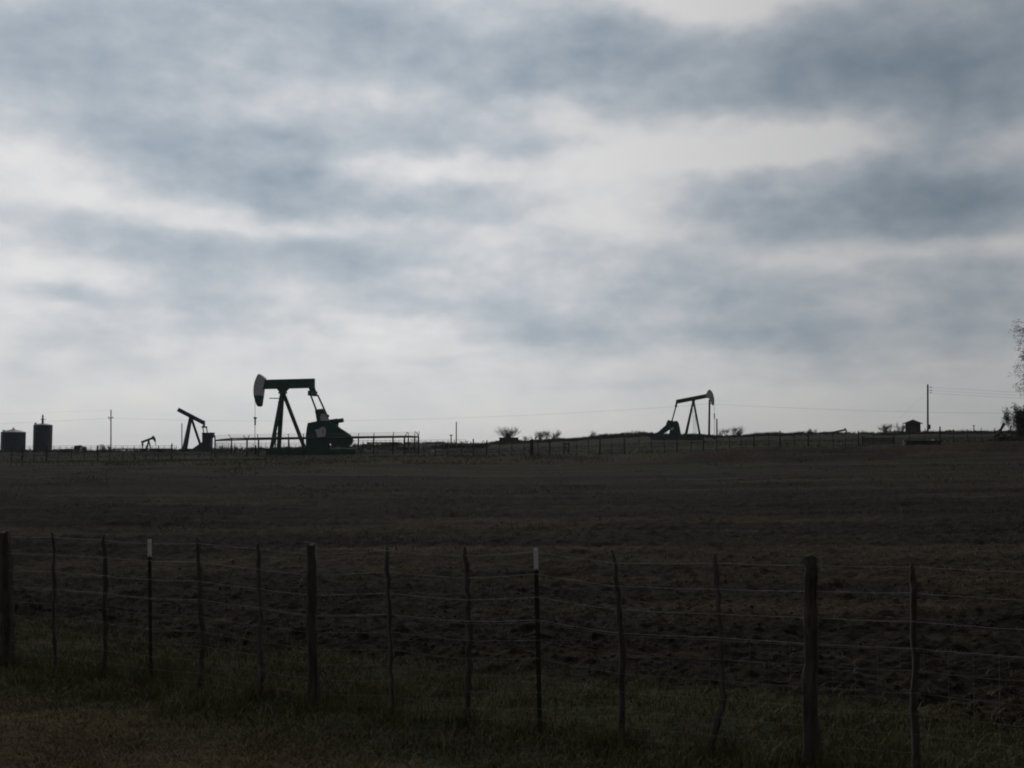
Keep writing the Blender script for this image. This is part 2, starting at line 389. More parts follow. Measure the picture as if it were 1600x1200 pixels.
def gramp(f, c0, c1, p0=.33, p1=.67):
    n = t.nodes.new('ShaderNodeValToRGB'); t.links.new(f, n.inputs[0])
    n.color_ramp.elements[0].position = p0; n.color_ramp.elements[0].color = (*c0, 1)
    n.color_ramp.elements[1].position = p1; n.color_ramp.elements[1].color = (*c1, 1); return n.outputs[0]
def gmix(f, a, bb):
    n = t.nodes.new('ShaderNodeMix'); n.data_type = 'RGBA'; t.links.new(f, n.inputs[0]); t.links.new(a, n.inputs[6]); t.links.new(bb, n.inputs[7]); return n.outputs[2]
f1, f2, f3 = gn(5.5), gn(.35, 5), gn(28, 4)
brown = gramp(f1, (.060, .049, .026), (.138, .110, .056))
f4 = gn(70, 3)
soil = gmix(f2, gramp(f1, (.0085, .0058, .0042), (.026, .0182, .0130)), gramp(f3, (.0085, .0058, .0042), (.032, .0225, .0155), .4, .62))
flk = gramp(f4, (0, 0, 0), (1, 1, 1), .60, .70)
fl = t.nodes.new('ShaderNodeMath'); fl.operation = 'MULTIPLY'; t.links.new(flk, fl.inputs[0]); t.links.new(f2, fl.inputs[1])
soil = gmix(fl.outputs[0], soil, gramp(f1, (.050, .042, .028), (.105, .088, .060)))
# broad clods, wet and dry patches a metre or more across
f5 = gn(1.1, 4)
smap = t.nodes.new('ShaderNodeMapping'); smap.inputs['Scale'].default_value = (.16, 1.0, 1.0); t.links.new(geo.outputs['Position'], smap.inputs[0])
def gs(scale, detail=5, rough=.65):
    n = t.nodes.new('ShaderNodeTexNoise'); n.inputs['Scale'].default_value = scale; n.inputs['Detail'].default_value = detail
    n.inputs['Roughness'].default_value = rough; t.links.new(smap.outputs[0], n.inputs['Vector']); return n.outputs['Fac']
f6 = gs(.45)
f7 = gramp(gs(.9, 7, .75), (.42, .42, .42), (1.75, 1.70, 1.6), .36, .66)
f8 = gramp(gn(3.2, 5, .7), (.5, .5, .5), (1.5, 1.5, 1.5), .36, .64)
pm = t.nodes.new('ShaderNodeMath'); pm.operation = 'MULTIPLY_ADD'; t.links.new(f6, pm.inputs[0]); pm.inputs[1].default_value = .6
hm_ = t.nodes.new('ShaderNodeMath'); hm_.operation = 'MULTIPLY'; t.links.new(f5, hm_.inputs[0]); hm_.inputs[1].default_value = .6
t.links.new(hm_.outputs[0], pm.inputs[2])
soil = gmix(gramp(pm.outputs[0], (0, 0, 0), (.85, .85, .85), .50, .74), soil, gramp(f1, (.015, .0115, .0075), (.033, .026, .0165)))
for fq in (f7, f8):
    mu = t.nodes.new('ShaderNodeMix'); mu.data_type = 'RGBA'; mu.blend_type = 'MULTIPLY'; mu.inputs[0].default_value = 1
    t.links.new(soil, mu.inputs[6]); t.links.new(fq, mu.inputs[7]); soil = mu.outputs[2]
c = gmix(at_n.outputs['Alpha'], brown, soil)
c = gmix(sp.outputs[0], c, gramp(f1, (.022, .027, .012), (.050, .056, .024)))
c = gmix(sp.outputs[1], c, gramp(f1, (.020, .0098, .0066), (.052, .026, .017)))
c = gmix(sp.outputs[2], c, gramp(f3, (.026, .021, .0135), (.100, .080, .052)))
f9 = gramp(gs(.16, 6, .7), (.42, .41, .39), (1.26, 1.22, 1.14), .38, .64)
f10 = gramp(gs(.5, 6, .72), (.46, .45, .43), (1.30, 1.26, 1.18), .38, .62)
for fq in (f9, f10):
    mu = t.nodes.new('ShaderNodeMix'); mu.data_type = 'RGBA'; mu.blend_type = 'MULTIPLY'; mu.inputs[0].default_value = 1
    t.links.new(c, mu.inputs[6]); t.links.new(fq, mu.inputs[7]); c = mu.outputs[2]
t.links.new(c, b.inputs['Base Color'])
bp = t.nodes.new('ShaderNodeBump'); bp.inputs['Strength'].default_value = 1.0; bp.inputs['Distance'].default_value = .10
t.links.new(f1, bp.inputs['Height']); t.links.new(bp.outputs[0], b.inputs['Normal'])

# ------------------------------------------------------------------ grass
rng = np.random.default_rng(7)
def blades(name, x, y, hmin, hmax, wid, lean, m, label):
    n = len(x); h = hmin + (hmax-hmin) * rng.random(n)**1.6; th = rng.random(n)*6.283; ld = rng.random(n)*6.283
    le = lean * h * rng.random(n); z = gz(x, y) - .01
    wx, wy = np.cos(th)*wid/2, np.sin(th)*wid/2
    b0 = np.stack([x-wx, y-wy, z], -1); b1 = np.stack([x+wx, y+wy, z], -1)
    m0 = np.stack([x-wx*.8+np.cos(ld)*le*.4, y-wy*.8+np.sin(ld)*le*.4, z+h*.6], -1); m1 = np.stack([x+wx*.8+np.cos(ld)*le*.4, y+wy*.8+np.sin(ld)*le*.4, z+h*.6], -1)
    tp = np.stack([x+np.cos(ld)*le, y+np.sin(ld)*le, z+h], -1)
    tp2 = tp + np.stack([wx*.15, wy*.15, 0*wx], -1)
    V = np.stack([b0, b1, m1, m0, tp2, tp], 1).reshape(-1, 3)
    i = np.arange(n)[:, None]*6
    Fc = np.concatenate([i+np.array([[0,1,2,3]]), i+np.array([[3,2,4,5]])])
    return tag(fast_mesh(name, V, Fc, m), label, 'grass', kind='stuff')
def scatter(n, x0, x1, y0, y1, fn):
    x = x0 + (x1-x0)*rng.random(n); y = y0 + (y1-y0)*rng.random(n)
    k = rng.random(n) < fn(x, y) * (np.abs(x) < .62*(y+2.5)); return x[k], y[k]
def cl(x, y, s, sc=1.6): return sstep(fbm(x*sc, y*sc, s), .38, .62)
x, y = scatter(330000, -9, 6, 5.5, 15.5, lambda x, y: sstep(fside(x, y), -1.7, -.6)*(1-sstep(fside(x, y), 1.2, 2.8))*(.25+.75*cl(x, y, 201)))
blades('verge_grass', x, y, .02, .085, .008, 1.5, GRASSG, 'low green grass growing along the near fence line')
x, y = scatter(420000, -7, 6, 5.0, 13.5, lambda x, y: (.22+.78*(1-sstep(fside(x, y), -1.7, -.5)))*(1-sstep(fside(x, y), .8, 2.2))*(.25+.75*cl(x, y, 211)))
blades('dry_grass', x, y, .015, .06, .007, 2.0, GRASSD, 'short brown mown grass on the road verge in front')
def upr_xy():
    return [at(p[-1][0], p[-1][1], 1.40*F/(201 + .0875*(p[-1][0]-10))) for k_, p in UPR]
UPR = [('', [(q, 1034+.121*(q-10))]) for q in (12, 86, 163, 236, 311, 404, 490, 614, 727, 843, 971, 1111, 1267, 1431)]
cx, cy = [], []
for p in upr_xy():
    m_ = rng.integers(60, 240); cx.append(rng.normal(p.x, .11, m_)); cy.append(rng.normal(p.y, .10, m_))
for i_ in range(60):
    u_ = rng.random(); v_ = rng.normal(0, .55); m_ = rng.integers(20, 110); px_ = -6+9.5*u_; py_ = 12.25-5.4*u_+v_
    cx.append(rng.normal(px_, .09, m_)); cy.append(rng.normal(py_, .09, m_))
blades('tall_grass', np.concatenate(cx), np.concatenate(cy), .05, .24, .007, .9, GRASSG, 'taller grass tufts along the foot of the near fence')
x, y = scatter(230000, -30, 30, 8, 48, lambda x, y: sstep(fside(x, y), .3, 1.5)*(.10+.90*sstep(fbm(x*.10+1, (y+.03*x)*.42, 101), .50, .66)+.6*sstep(y, 15, 18.5)*(1-sstep(y + 3*fbm(x*.3, y*.3, 113), 21, 33)))*(.25+.75*cl(x, y, 221, .9)))
blades('field_stubble', x, y, .015, .08, .010, 2.2, GRASSP, 'sparse pale dry stubble in bands across the ploughed field')
x, y = scatter(150000, -50, 50, 22, 72, lambda x, y: sstep(y, 18, 36)*sstep(fbm(x*.55, y*.4, 261, 3), .50, .66)*(.15+.85*sstep(fbm(x*.06, y*.14, 263, 3), .42, .58)))
blades('field_weeds', x, y, .03, .15, .022, 1.3, WEED, 'scattered low tufts of weeds and stubble in the middle of the field')
x, y = scatter(60000, -60, 60, 73, 88, lambda x, y: (1-.8*sstep(800+F*x/y, 850, 1000))*(.15+.85*cl(x, y, 231, .35)))
blades('field_edge_grass', x, y, .06, .26, .03, 1.0, GRASSP, 'pale dry grass fringe along the far field edge')
x, y = scatter(70000, -75, 75, 88, 160, lambda x, y: .1+.9*cl(x, y, 241, .2))
blades('pasture_grass', x, y, .04, .16, .05, 1.2, GRASSF, 'dull green ground cover behind the far field fence')

# loose clods of earth
x, y = scatter(60000, -18, 18, 8.5, 26, lambda x, y: soil_mask(x, y)*(.25+.75*cl(x, y, 251, .7))*np.clip(12/y, .15, 1)*(1-sstep(y, 12, 25)))
n = len(x); z = gz(x, y); rad = .007 + .032*rng.random(n)**4
B8 = np.array([[1,0,0],[0,1,0],[-1,0,0],[0,-1,0],[0,0,1],[0,0,-1],[.6,.6,.5],[-.6,.5,.5]], float)
J = B8[None] * rng.uniform(.55, 1.25, (n, 8, 1)) + rng.normal(0, .12, (n, 8, 3)); J[..., 2] *= .75
V = np.stack([x, y, z + rad*.15], -1)[:, None] + J*rad[:, None, None]
T8 = np.array([[0,1,6],[6,1,4],[0,6,4],[1,2,7],[1,7,4],[2,4,7],[2,3,4],[3,0,4],[1,0,5],[2,1,5],[3,2,5],[0,3,5]])
CLOD = mat('earth_clod', (.075, .060, .046), (.030, .024, .019), 3.0, .95, spec=.08)
tag(fast_mesh('soil_clods', V.reshape(-1, 3), (np.arange(n)[:, None, None]*8 + T8[None]).reshape(-1, 3), CLOD), 'loose dark clods of earth scattered over the ploughed field', 'soil', kind='stuff')

# ------------------------------------------------------------------ near fence
# pixel path of every upright (top first), radii in pixels; k = kind
UPR = [
 ('corner', [(8,830,8),(9,900,8.5),(11,960,9),(12,1034,11)]),
 ('stay', [(82,832,4),(85,900,4),(84,980,4),(86,1042,4.5)]),
 ('stay', [(162,834,4),(164,900,4.5),(166,975,5),(163,1052,4.5)]),
 ('steel', [(233.5,843),(236,1064)]),
 ('stay', [(308,842,3.5),(311,900,4),(316,1005,5),(311,1070,4)]),
 ('stay', [(403,848,4),(406,950,4.5),(409,1035,6),(410,1055,6),(404,1088,5)]),
 ('corner', [(486,850,7),(487,940,8),(488,1000,8.5),(490,1104,10)]),
 ('stay', [(603,855,4.5),(607,940,5),(611,1050,5),(614,1108,6)]),
 ('stay', [(726,856,4.5),(730,920,4.5),(733,1000,5),(731,1060,5.5),(727,1127,5.5)]),
 ('steel', [(837,857),(843.5,1130)]),
 ('stay', [(957,860,4.5),(965,930,5),(971,1000,6.5),(971,1158,6.5)]),
 ('stay', [(1120,868,4.5),(1122,950,4.5),(1126,1020,5),(1130,1090,6),(1121,1135,6),(1111,1172,6)]),
 ('corner', [(1266,872,11),(1266,950,11),(1266,1060,12),(1267,1188,14.5)]),
 ('stay', [(1424,878,5),(1428,920,7),(1430,1050,7),(1431,1204,7.5)]),
 ('stay', [(1622,893,5),(1624,1000,6),(1625,1230,7)]),
]
def fdepth(px): return 1.40 * F / (201 + .0875 * (px - 10))
nf = thing('wire_fence', at(838, 1128, fdepth(838)), 'nearest fence of crooked wooden posts, steel posts and sagging wire along the verge', 'fence')
O = Vector(nf.location); base_pts = []; tops = []
NFREL = {}
rnd = random.Random(3)
for kind, path in UPR:
    dep = fdepth(path[-1][0])
    top = at(path[0][0], path[0][1], dep) - O; bot = at(path[-1][0], path[-1][1], dep) - O
    base_pts.append(bot); tops.append(top)
    if kind == 'steel':
        d = (bot - top).normalized(); foot = bot + d*.15; tip = top - d*-.185 if False else top + d*.17
        mb = MB(); mb.bar(tip, foot, .035, .006, (0, 1, 0)).bar(tip + Vector((0, .0205, 0)), foot + Vector((0, .0205, 0)), .006, .034, (0, 1, 0))
        q = tip.copy()
        while q.z > bot.z + .05:
            mb.box(q + Vector((0, -.0062, 0)), (.014, .006, .022)); q = q + d*.055
        po = mb.build('steel_post', TPOST, nf); po['label'] = 'dark steel post with a white painted tip'
        mb = MB(); mb.bar(top, tip - d*.0, .036, .007, (0, 1, 0)).bar(top + Vector((0, .021, 0)), tip + Vector((0, .021, 0)), .007, .034, (0, 1, 0))
        mb.build('white_tip', WHITE, po)
    else:
        pts = []; rad = []
        for j in range(len(path)-1):
            for s_ in range(5):
                q = s_/5; a, b_ = path[j], path[j+1]
                p = at(a[0]+(b_[0]-a[0])*q, a[1]+(b_[1]-a[1])*q, dep) - O
                jit = .009 if kind == 'stay' else .009
                pts.append(p + Vector((rnd.uniform(-jit, jit), rnd.uniform(-jit, jit)*2, 0)))
                rad.append((a[2]+(b_[2]-a[2])*q)/F*dep*rnd.uniform(.82, 1.12)*(.84 if kind == 'stay' else 1)*(.62 if j == 0 and s_ == 0 and kind == 'stay' else 1))
        pts.append(bot); rad.append(path[-1][2]/F*dep)
        pts.append(bot + Vector((0, 0, -.15))); rad.append(rad[-1])
        mb = MB(); mb.tube(pts, rad, 16 if kind == 'corner' else 8)
        m_ = len(pts); ns_ = 16 if kind == 'corner' else 8; am = .24 if kind == 'corner' else .22
        ridge = [1 + rnd.uniform(-am, am) for _ in range(ns_)]
        for i_ in range(m_):
            for k_ in range(ns_):
                v_ = Vector(mb.v[i_*ns_+k_]); f_ = ridge[k_] * (1 + rnd.uniform(-.06, .06)); mb.v[i_*ns_+k_] = tuple(pts[i_] + (v_ - pts[i_])*f_ + Vector((0, 0, rnd.uniform(-.02, .012) if i_ == 0 else 0)))
        if kind == 'corner':
            # a long drying split: a second, thinner sliver of the same timber
            off = rad[0]*.75
            mb.tube([p + Vector((off*.6, -off*.5, -.01)) for p in pts[:-4]], [r*.45 for r in rad[:-4]], 5)
        po = mb.build('wooden_post' if kind == 'corner' else 'stay', WOOD if kind == 'corner' else STAY, nf, smooth=True)
        if kind == 'corner': po['label'] = 'thick split timber post'
# strands: heights as a share of the upright's length
def strand(fr, wob, r, barbs, mb):
    pts = []
    ext = [base_pts[0] + (base_pts[0]-base_pts[1])*1.6] + base_pts
    ext_t = [tops[0] + (tops[0]-tops[1])*1.6] + tops
    for i in range(len(ext)):
        p = ext[i].lerp(ext_t[i], 0)
        h = 1.40
        q = Vector((ext[i].x, ext[i].y, ext[i].z + fr*h)) + Vector((0, -.012, rnd.uniform(-wob, wob)))
        # follow the lean of the upright
        q.x += (ext_t[i].x - ext[i].x) * fr
        if i:
            a = pts[-1]
            for s_ in range(1, 10):
                u_ = s_/10; m_ = a.lerp(q, u_); m_.z += -.004*4*u_*(1-u_) + rnd.uniform(-.0025, .0025); pts.append(m_)
        pts.append(q)
    mb.tube(pts, r, 4, False)
    if barbs:
        dist = 0; nxt = .06
        for a, b_ in zip(pts, pts[1:]):
            seg = (b_-a).length
            while nxt < dist + seg:
                p = a.lerp(b_, (nxt-dist)/seg); d1 = Vector((rnd.uniform(-.4, .4), rnd.uniform(-1, 1), rnd.uniform(-1, 1))).normalized()*.017
                mb.tube([p-d1, p+d1], .0011, 3, False); nxt += .125
            dist += seg
    return pts
for fr in (.955, .83, .70, .575):
    mb = MB(); strand(fr, .006, .0021, True, mb); ob = mb.build('barbed_wire', GALV, nf); ob['label'] = 'strand of barbed wire'
mb = MB(); rows = [strand(fr, .004, .0016, False, mb) for fr in (.565, .465, .36, .265, .17, .08, .02)]
lo, hi = rows[-1], rows[0]
acc_d = 0; nx = .07
for i in range(len(lo)-1):
    seg = (lo[i+1]-lo[i]).length
    while nx < acc_d + seg:
        q = (nx-acc_d)/seg
        pa = [r_[i].lerp(r_[i+1], q) for r_ in rows]
        mb.tube([p + Vector((rnd.uniform(-.003, .003), 0, 0)) for p in pa], .0011, 3, False); nx += .15
    acc_d += seg
ob = mb.build('woven_wire', NETW, nf); ob['label'] = 'woven wire netting on the lower half'
# loose wire ties sticking up at the thick posts
for i in (0, 6, 12):
    tp_ = tops[i]; w_ = .055
    MB().tube([tp_ + Vector((-w_, -.05, .02)), tp_ + Vector((-.01, -.06, .028)), tp_ + Vector((w_, -.05, .005)), tp_ + Vector((w_*1.15, -.05, -.12))], .003, 4).build('wire_tie', GALV, nf)

# ------------------------------------------------------------------ pumpjacks
def pumpjack(px0, py0, depth, phi, label, S, k=1.0, cmat=GREEN, hmat=GREY, name='pumpjack', base=None):
    s = depth / F; c_, s_ = math.cos(phi), math.sin(phi)
    org = at(px0, py0, depth)
    if base is not None: org.z = base
    r = thing(name, org, label, 'pumpjack', phi, 'oil pumpjacks on the plain')
    def P(px, py, bb=0.0):    # picture point at transverse offset bb -> local (along, up)
        d_ = ray(px, py); m_ = d_.x/d_.y; a = (m_*(depth + bb*c_) - org.x + bb*s_) / (c_ - m_*s_)
        return a, CAMZ + d_.z/d_.y*(depth + a*s_ + bb*c_) - org.z
    def PP(px, py, bb=0.0):
        a, z = P(px, py, bb); return Vector((a, bb, z))
    far_sgn = -1 if c_ < 0 else 1      # local +b points to the camera when the head points left
    # beam: rear/front on the centre line, thickness in px
    (rx, ry), (fx, fy), th = S['beam']
    A = Vector(P(rx, ry)); B = Vector(P(fx, fy)); d = (B-A).normalized(); n = Vector((-d.y, d.x)); h = th*s/2
    fl = .075*k
    mb = MB()
    mb.prism([A+n*(h-fl), B+n*(h-fl), B-n*(h-fl), A-n*(h-fl)], -.20*k, .20*k)
    mb.prism([A+n*h, B+n*h, B+n*(h-fl), A+n*(h-fl)], -.24*k, .24*k)
    mb.prism([A-n*(h-fl), B-n*(h-fl), B-n*h, A-n*h], -.24*k, .24*k)
    mb.build('walking_beam', cmat, r)
    if 'head' in S:
        poly = [P(*q) for q in S['head']]
        hd = MB().prism(poly, -.30*k, .30*k).build('horsehead', hmat, r)
        if 'tip' in S:
            MB().prism([P(*q) for q in S['tip']], -.297*k, .297*k).build('horsehead_tip', cmat, hd)
        # hanger cables, carrier bar, polished rod
        hx, hy = S['hang']; cy = S['carrier']; by = S['rod_foot']
        mb = MB()
        for bb in (-.13*k, .13*k): mb.tube([PP(hx, hy, bb), PP(hx + S.get('lean', 0), cy, bb)], .022*k, 5)
        mb.build('bridle', CABLE, r)
        mb = MB(); q = PP(hx + S.get('lean', 0), cy); mb.box(q, (.18*k, .46*k, .16*k)).tube([q, q + Vector((0, 0, -.75*k))], .085*k, 8)
        mb.build('carrier_bar', DARKST, r)
        MB().tube([q + Vector((0, 0, -.7*k)), Vector((q.x, 0, P(hx, by)[1]))], .032*k, 6).build('polished_rod', CABLE, r)
    # saddle
    if 'saddle' in S: MB().prism([P(*q) for q in S['saddle']], -.32*k, .32*k).build('saddle_bearing', cmat, r)
    for (t0, f0, bt, bf) in S['legs']:
        MB().bar(PP(*t0, bt*k), PP(*f0, bf*k), .31*k, .31*k, (0, 1, 0)).build('leg', cmat, r)
    if 'braces' in S:
        mb = MB()
        for (t0, b0_, t1, b1_) in S['braces']: mb.bar(PP(*t0, b0_*k), PP(*t1, b1_*k), .09*k, .09*k, (0, 1, 0))
        mb.build('cross_brace', cmat, r)
    if 'ladder' in S:
        (tx, ty, tb), (bx, by_, bb_) = S['ladder']; p0, p1 = PP(tx, ty, tb*k), PP(bx, by_, bb_*k)
        ax = Vector((1, 0, 0)) if S.get('ladder_side') else Vector((0, 1, 0))
        mb = MB()
        for sg in (-.2, .2): mb.bar(p0+ax*sg, p1+ax*sg, .05, .05, (0, 1, .2))
        nr_ = int((p1-p0).length/.38)
        for i in range(1, nr_): q = p0.lerp(p1, i/nr_); mb.bar(q-ax*.2, q+ax*.2, .045, .045)
        mb.build('ladder', S.get('ladder_mat', LADDER), r)
    if 'platform' in S:
        a, b_ = S['platform']; MB().bar(PP(*a, .2), PP(*b_, .2), .5*k, .07*k).build('platform', DARKST, r)
    if 'tail' in S: MB().prism([P(*q) for q in S['tail']], -.22*k, .22*k).build('tail_bearing', cmat, r)
    if 'eq' in S:
        (ex, ey), eb, ez = S['eq']; q = PP(ex, ey)
        MB().box(q, (.36*k, 2*eb*k, ez*k)).build('equalizer', cmat, r)
    for (t0, f0, bb) in S.get('pitman', []):
        p0, p1 = PP(*t0, bb*k), PP(*f0, bb*k)
        MB().bar(p0, p1, .14*k, .14*k, (0, 1, 0)).tube([p1 - Vector((0, .16*k, 0)), p1 + Vector((0, .16*k, 0))], .17*k, 10).build('pitman_arm', cmat, r)
    for (poly, b0_, b1_) in S.get('crank', []):
        o = MB().prism([P(*q, (b0_+b1_)/2*k) for q in poly], b0_*k, b1_*k).build('crank', cmat, r)
        for wp in S.get('weights', []):
            bm_ = (b0_+b1_)/2
            sg = 1 if bm_ > 0 else -1
            MB().prism([P(*q, bm_*k) for q in wp], (bm_-.21)*k, (bm_+.21)*k).build('counterweight', cmat, o)
    if 'box' in S: MB().prism([P(*q) for q in S['box']], -S.get('boxb', .6)*k, S.get('boxb', .6)*k).build('gearbox', cmat, r)
    for (nm, poly, b0_, b1_, mm) in S.get('extra', []):
        MB().prism([P(*q, (b0_+b1_)/2*k) for q in poly], b0_*k, b1_*k).build(nm, mm, r)
    if 'motor' in S:
        (mx0, my0), (mx1, my1), rr, mb_ = S['motor']; p0, p1 = PP(mx0, my0, mb_*k), PP(mx1, my1, mb_*k)
        mb = MB(); mb.tube([p0, p0.lerp(p1, .08), p0.lerp(p1, .62), p0.lerp(p1, .64), p1], [rr*.8*k, rr*k, rr*k, rr*.8*k, rr*.8*k], 16)
        mb.build('motor', DARKST if S.get('motor_dark') else cmat, r)
    if 'skid' in S:
        x0, x1, yt, yb = S['skid']; mb = MB(); a0, zt = P(x0, yt); a1, zb = P(x1, yb); zb = min(zb, -.12)
        if a0 > a1: a0, a1 = a1, a0
        for bb in (-1.05*k, .85*k):
            mb.prism([(a0, zt), (a1, zt), (a1, zb), (a0, zb)], bb, bb+.2*k)
        nn_ = 5
        for i in range(nn_+1):
            q = a0 + .15 + (a1-a0-.3)*i/nn_; mb.box((q, -.0, (zt+zb)/2-.03), (.2*k, 1.7*k, (zt-zb)*.85))
        mb.build('base_skid', cmat, r)
    return r
main = dict(
 beam=((491.3, 598.8), (413.2, 600.8), 14.6),
 head=[(405.6,584.4),(409.5,586.8),(414.6,591),(414.2,600),(412.4,607),(411.0,618),(397.9,618),(397.5,611),(398.0,603.5),(399.4,597),(401.7,590.5),(404,586)],
 tip=[(411.0,618),(408.9,633),(407.6,635),(405,635.4),(402.6,633.4),(400.0,626.5),(397.9,618)],
 hang=(398.3, 618), carrier=653, lean=.4, rod_foot=698,
 saddle=[(433,606.5),(451,606.5),(446.5,611),(447.5,615),(436,615),(437.5,612)],
 legs=[((440.5,615),(424.0,702),.25,1.15), ((441.5,615),(436.0,702),-.25,-1.05), ((443.5,616),(476.5,702),.0,.0)],
 braces=[((433.0,655),.78,(438.8,655),-.62),((428.5,678),.92,(437.3,678),-.8),((433.0,655),.78,(437.3,678),-.8)],
 ladder=((436,628,-.1),(431.5,701,-.1)), ladder_mat=GREEN,
 platform=((422,622.4),(437,622.4)),
 tail=[(483,606),(491.5,606),(493,611),(491,613.5),(494.5,616),(484,617),(485.5,612)],
 eq=((488.5,614.8),.95,.50),
 pitman=[((485.3,617),(495.5,644),.92),((496.3,617),(511.5,650),-.95)],
 crank=[([(492.5,640),(504,638.5),(509,646),(515.5,659),(528,667),(524,676),(508,671),(496,662)],.72,.94),
        ([(497,641),(505,640),(510,646),(514.5,657),(531,668),(527,676),(511,671),(500,662)],-.94,-.72)],
 weights=[[(514,668),(522,666.8),(530,668.2),(540,674.2),(547,679.2),(550.5,683.5),(551.5,688.5),(549.8,693.5),(546,697),(540,698.6),(526,698.8),(520,697.8),(517,693),(512.5,685)]],
 box=[(484,661),(497,658.5),(513,658),(524,655.5),(526.5,661),(525.5,668),(512.5,676),(512.5,703),(480.8,703),(481,680),(482.5,668)], boxb=.62,
 motor=((513,660),(536.3,656.5),.27,.3),
 extra=[('pale_plate',[(503,645.5),(508.5,648),(513.5,657.5),(501,657.5),(500,651)],.945,.96,GREY),
        ('pale_plate',[(491.5,671.5),(499,670),(502,667.5),(506.5,667),(509.5,671),(508.5,682),(496,683.5),(494,675)],.95,.97,GREY),
        ('belt_guard',[(507,668),(513,669),(513,703),(499,703),(501,684)],.64,.80,GREEN),
        ('brake_lever',[(479.5,667.5),(482.5,667),(482.7,669),(480,669.5)],-.1,.1,DARKST)],
 skid=(421, 560, 701.5, 714))
D1 = 112.0
z1 = g1(at(490, 714, D1).x, D1)
pj = pumpjack(490, 714, D1, R(171), 'largest dark green pumpjack with grey horsehead pointing left inside a pipe fence', main)
second = dict(
 beam=((319.0, 661.0), (278.2, 639.8), 6.0),
 legs=[((297.3,652),(286.2,702.5),.25,1.2), ((298.6,652),(290.8,702.5),-.25,-.6), ((299,653.5),(315.5,702),0,0)],
 braces=[((291.7,678),.75,(294.3,678),-.45)],
 saddle=[(295,649.5),(301.5,652),(300.5,655),(296,655)],
 tail=[(315.8,661),(320,657.5),(320.2,664),(319,668),(317,668),(317.8,663)],
 eq=((319.4,667.2),1.15,.24),
 pitman=[((317.0,668),(318.8,680),.95),((322.4,668),(324.6,680),-.95)],
 crank=[([(321,686),(318,689),(299,702.5),(304.5,703),(322,693)],.74,.96),([(325,686),(322,689),(303,702),(308.5,703),(326,693)],-.96,-.74)],
 box=[(317.3,676.8),(325,677.2),(333.8,676),(334.2,681.5),(331,684.5),(330.8,702),(317.8,702)], boxb=.75,
 extra=[('cover',[(317.2,677.5),(317.2,676.2),(333.9,675.8),(333.9,676.9)],-.85,.85,DARKST),('exhaust_pipe',[(335.6,681),(336.6,681),(337.2,690),(336.2,690)],.2,.3,GREY)],
 skid=(283, 336, 701, 704.5))
pumpjack(310, 704.5, 190, R(183), 'blue green pumpjack missing its horsehead, bare beam tilted up left', second, 1.15, BLUEG)
third = dict(
 beam=((1056.8, 627.8), (1104.5, 618.6), 6.2),
 head=[(1107.9,608.8),(1106,610.2),(1103,616),(1103.2,621.5),(1107.5,622.2),(1109.3,625),(1110.8,628.5),(1112.3,632),(1114.2,634.2),(1115.4,632.5),(1116.0,626),(1115.7,621.5),(1114.5,616.5),(1112.6,612.2),(1110.2,609.5)],
 hang=(1116.0, 622), carrier=647.0, lean=.2, rod_foot=683,
 saddle=[(1079.5,624.5),(1087,623),(1085.5,628.5),(1081.8,628.5)],
 legs=[((1083.0,627.5),(1070.5,682),.2,1.0),((1083.0,627.5),(1072.0,681),-.2,-1.0),((1083.8,627.5),(1094.2,683),0,0)],
 ladder=((1083.2,632,-.9),(1086.6,682,-.9)), ladder_side=True,
 tail=[(1056.5,625.5),(1059.5,625.5),(1057.8,634.5),(1056,637.5),(1055,633)],
 eq=((1056.3,634.5),1.0,.3),
 pitman=[((1055.6,636),(1049.6,658),.95),((1056.3,636),(1050.2,658),-.95)],
 crank=[([(1042.2,658.5),(1044,656),(1048.5,658),(1051.5,668),(1042,674),(1032,681.5),(1022,681.5),(1027,676),(1040,664.5)],.72,.94),
        ([(1042.8,658.5),(1044.6,656),(1049.1,658),(1052.1,668),(1042.6,674),(1032.6,681.5),(1022.6,681.5),(1027.6,676),(1040.6,664.5)],-.94,-.72)],
 box=[(1043,658),(1050,658.6),(1058,657.6),(1060.5,661),(1062.2,668),(1065.2,685),(1046.5,685),(1045.8,676),(1047.5,668)], boxb=.62,
 extra=[('pale_plate',[(1047.5,669),(1051.5,667.5),(1053.5,668.5),(1052,671.5),(1048,672.5)],-.975,-.955,GREY)],
 skid=(1017, 1099, 681.5, 688))
pumpjack(1058, 688, 184, R(-8.3), 'green pumpjack with horsehead pointing right, standing on the ridge', third, 1.05)
fourth = dict(
 beam=((220.8, 691.2), (238.5, 684.4), 3.3),
 head=[(238.5,680.8),(237,683),(236.8,686.2),(240.3,687.5),(241.6,690.6),(242.8,691),(243.4,688),(242.4,684),(240.4,681.2)],
 hang=(243.3, 687), carrier=692, rod_foot=704,
 saddle=[(230.5,687.8),(233.5,686.8),(233,690),(231.5,690)],
 legs=[((232,689),(228.0,705),.2,1.0),((232.3,689),(229.2,705),-.2,-1.0),((232.8,689),(236,705),0,0)],
 tail=[(221.5,691),(224,691),(223.6,694.5),(222,694.5)], eq=((222.8,694.8),1.0,.3),
 pitman=[((222.4,695),(222.0,702),.95),((223.4,695),(223,702),-.95)],
 crank=[([(221,701),(223.5,700.5),(224.5,704),(216,707),(214,705.5)],.72,.94)],
 box=[(220.5,702),(225.5,702),(226,706),(220,706)], skid=(214,239,705.2,707))
pumpjack(230, 707, 400, R(8), 'tiny distant pumpjack tilting up right beyond the left pasture', fourth, 1.3, BLUEG, BLUEG)
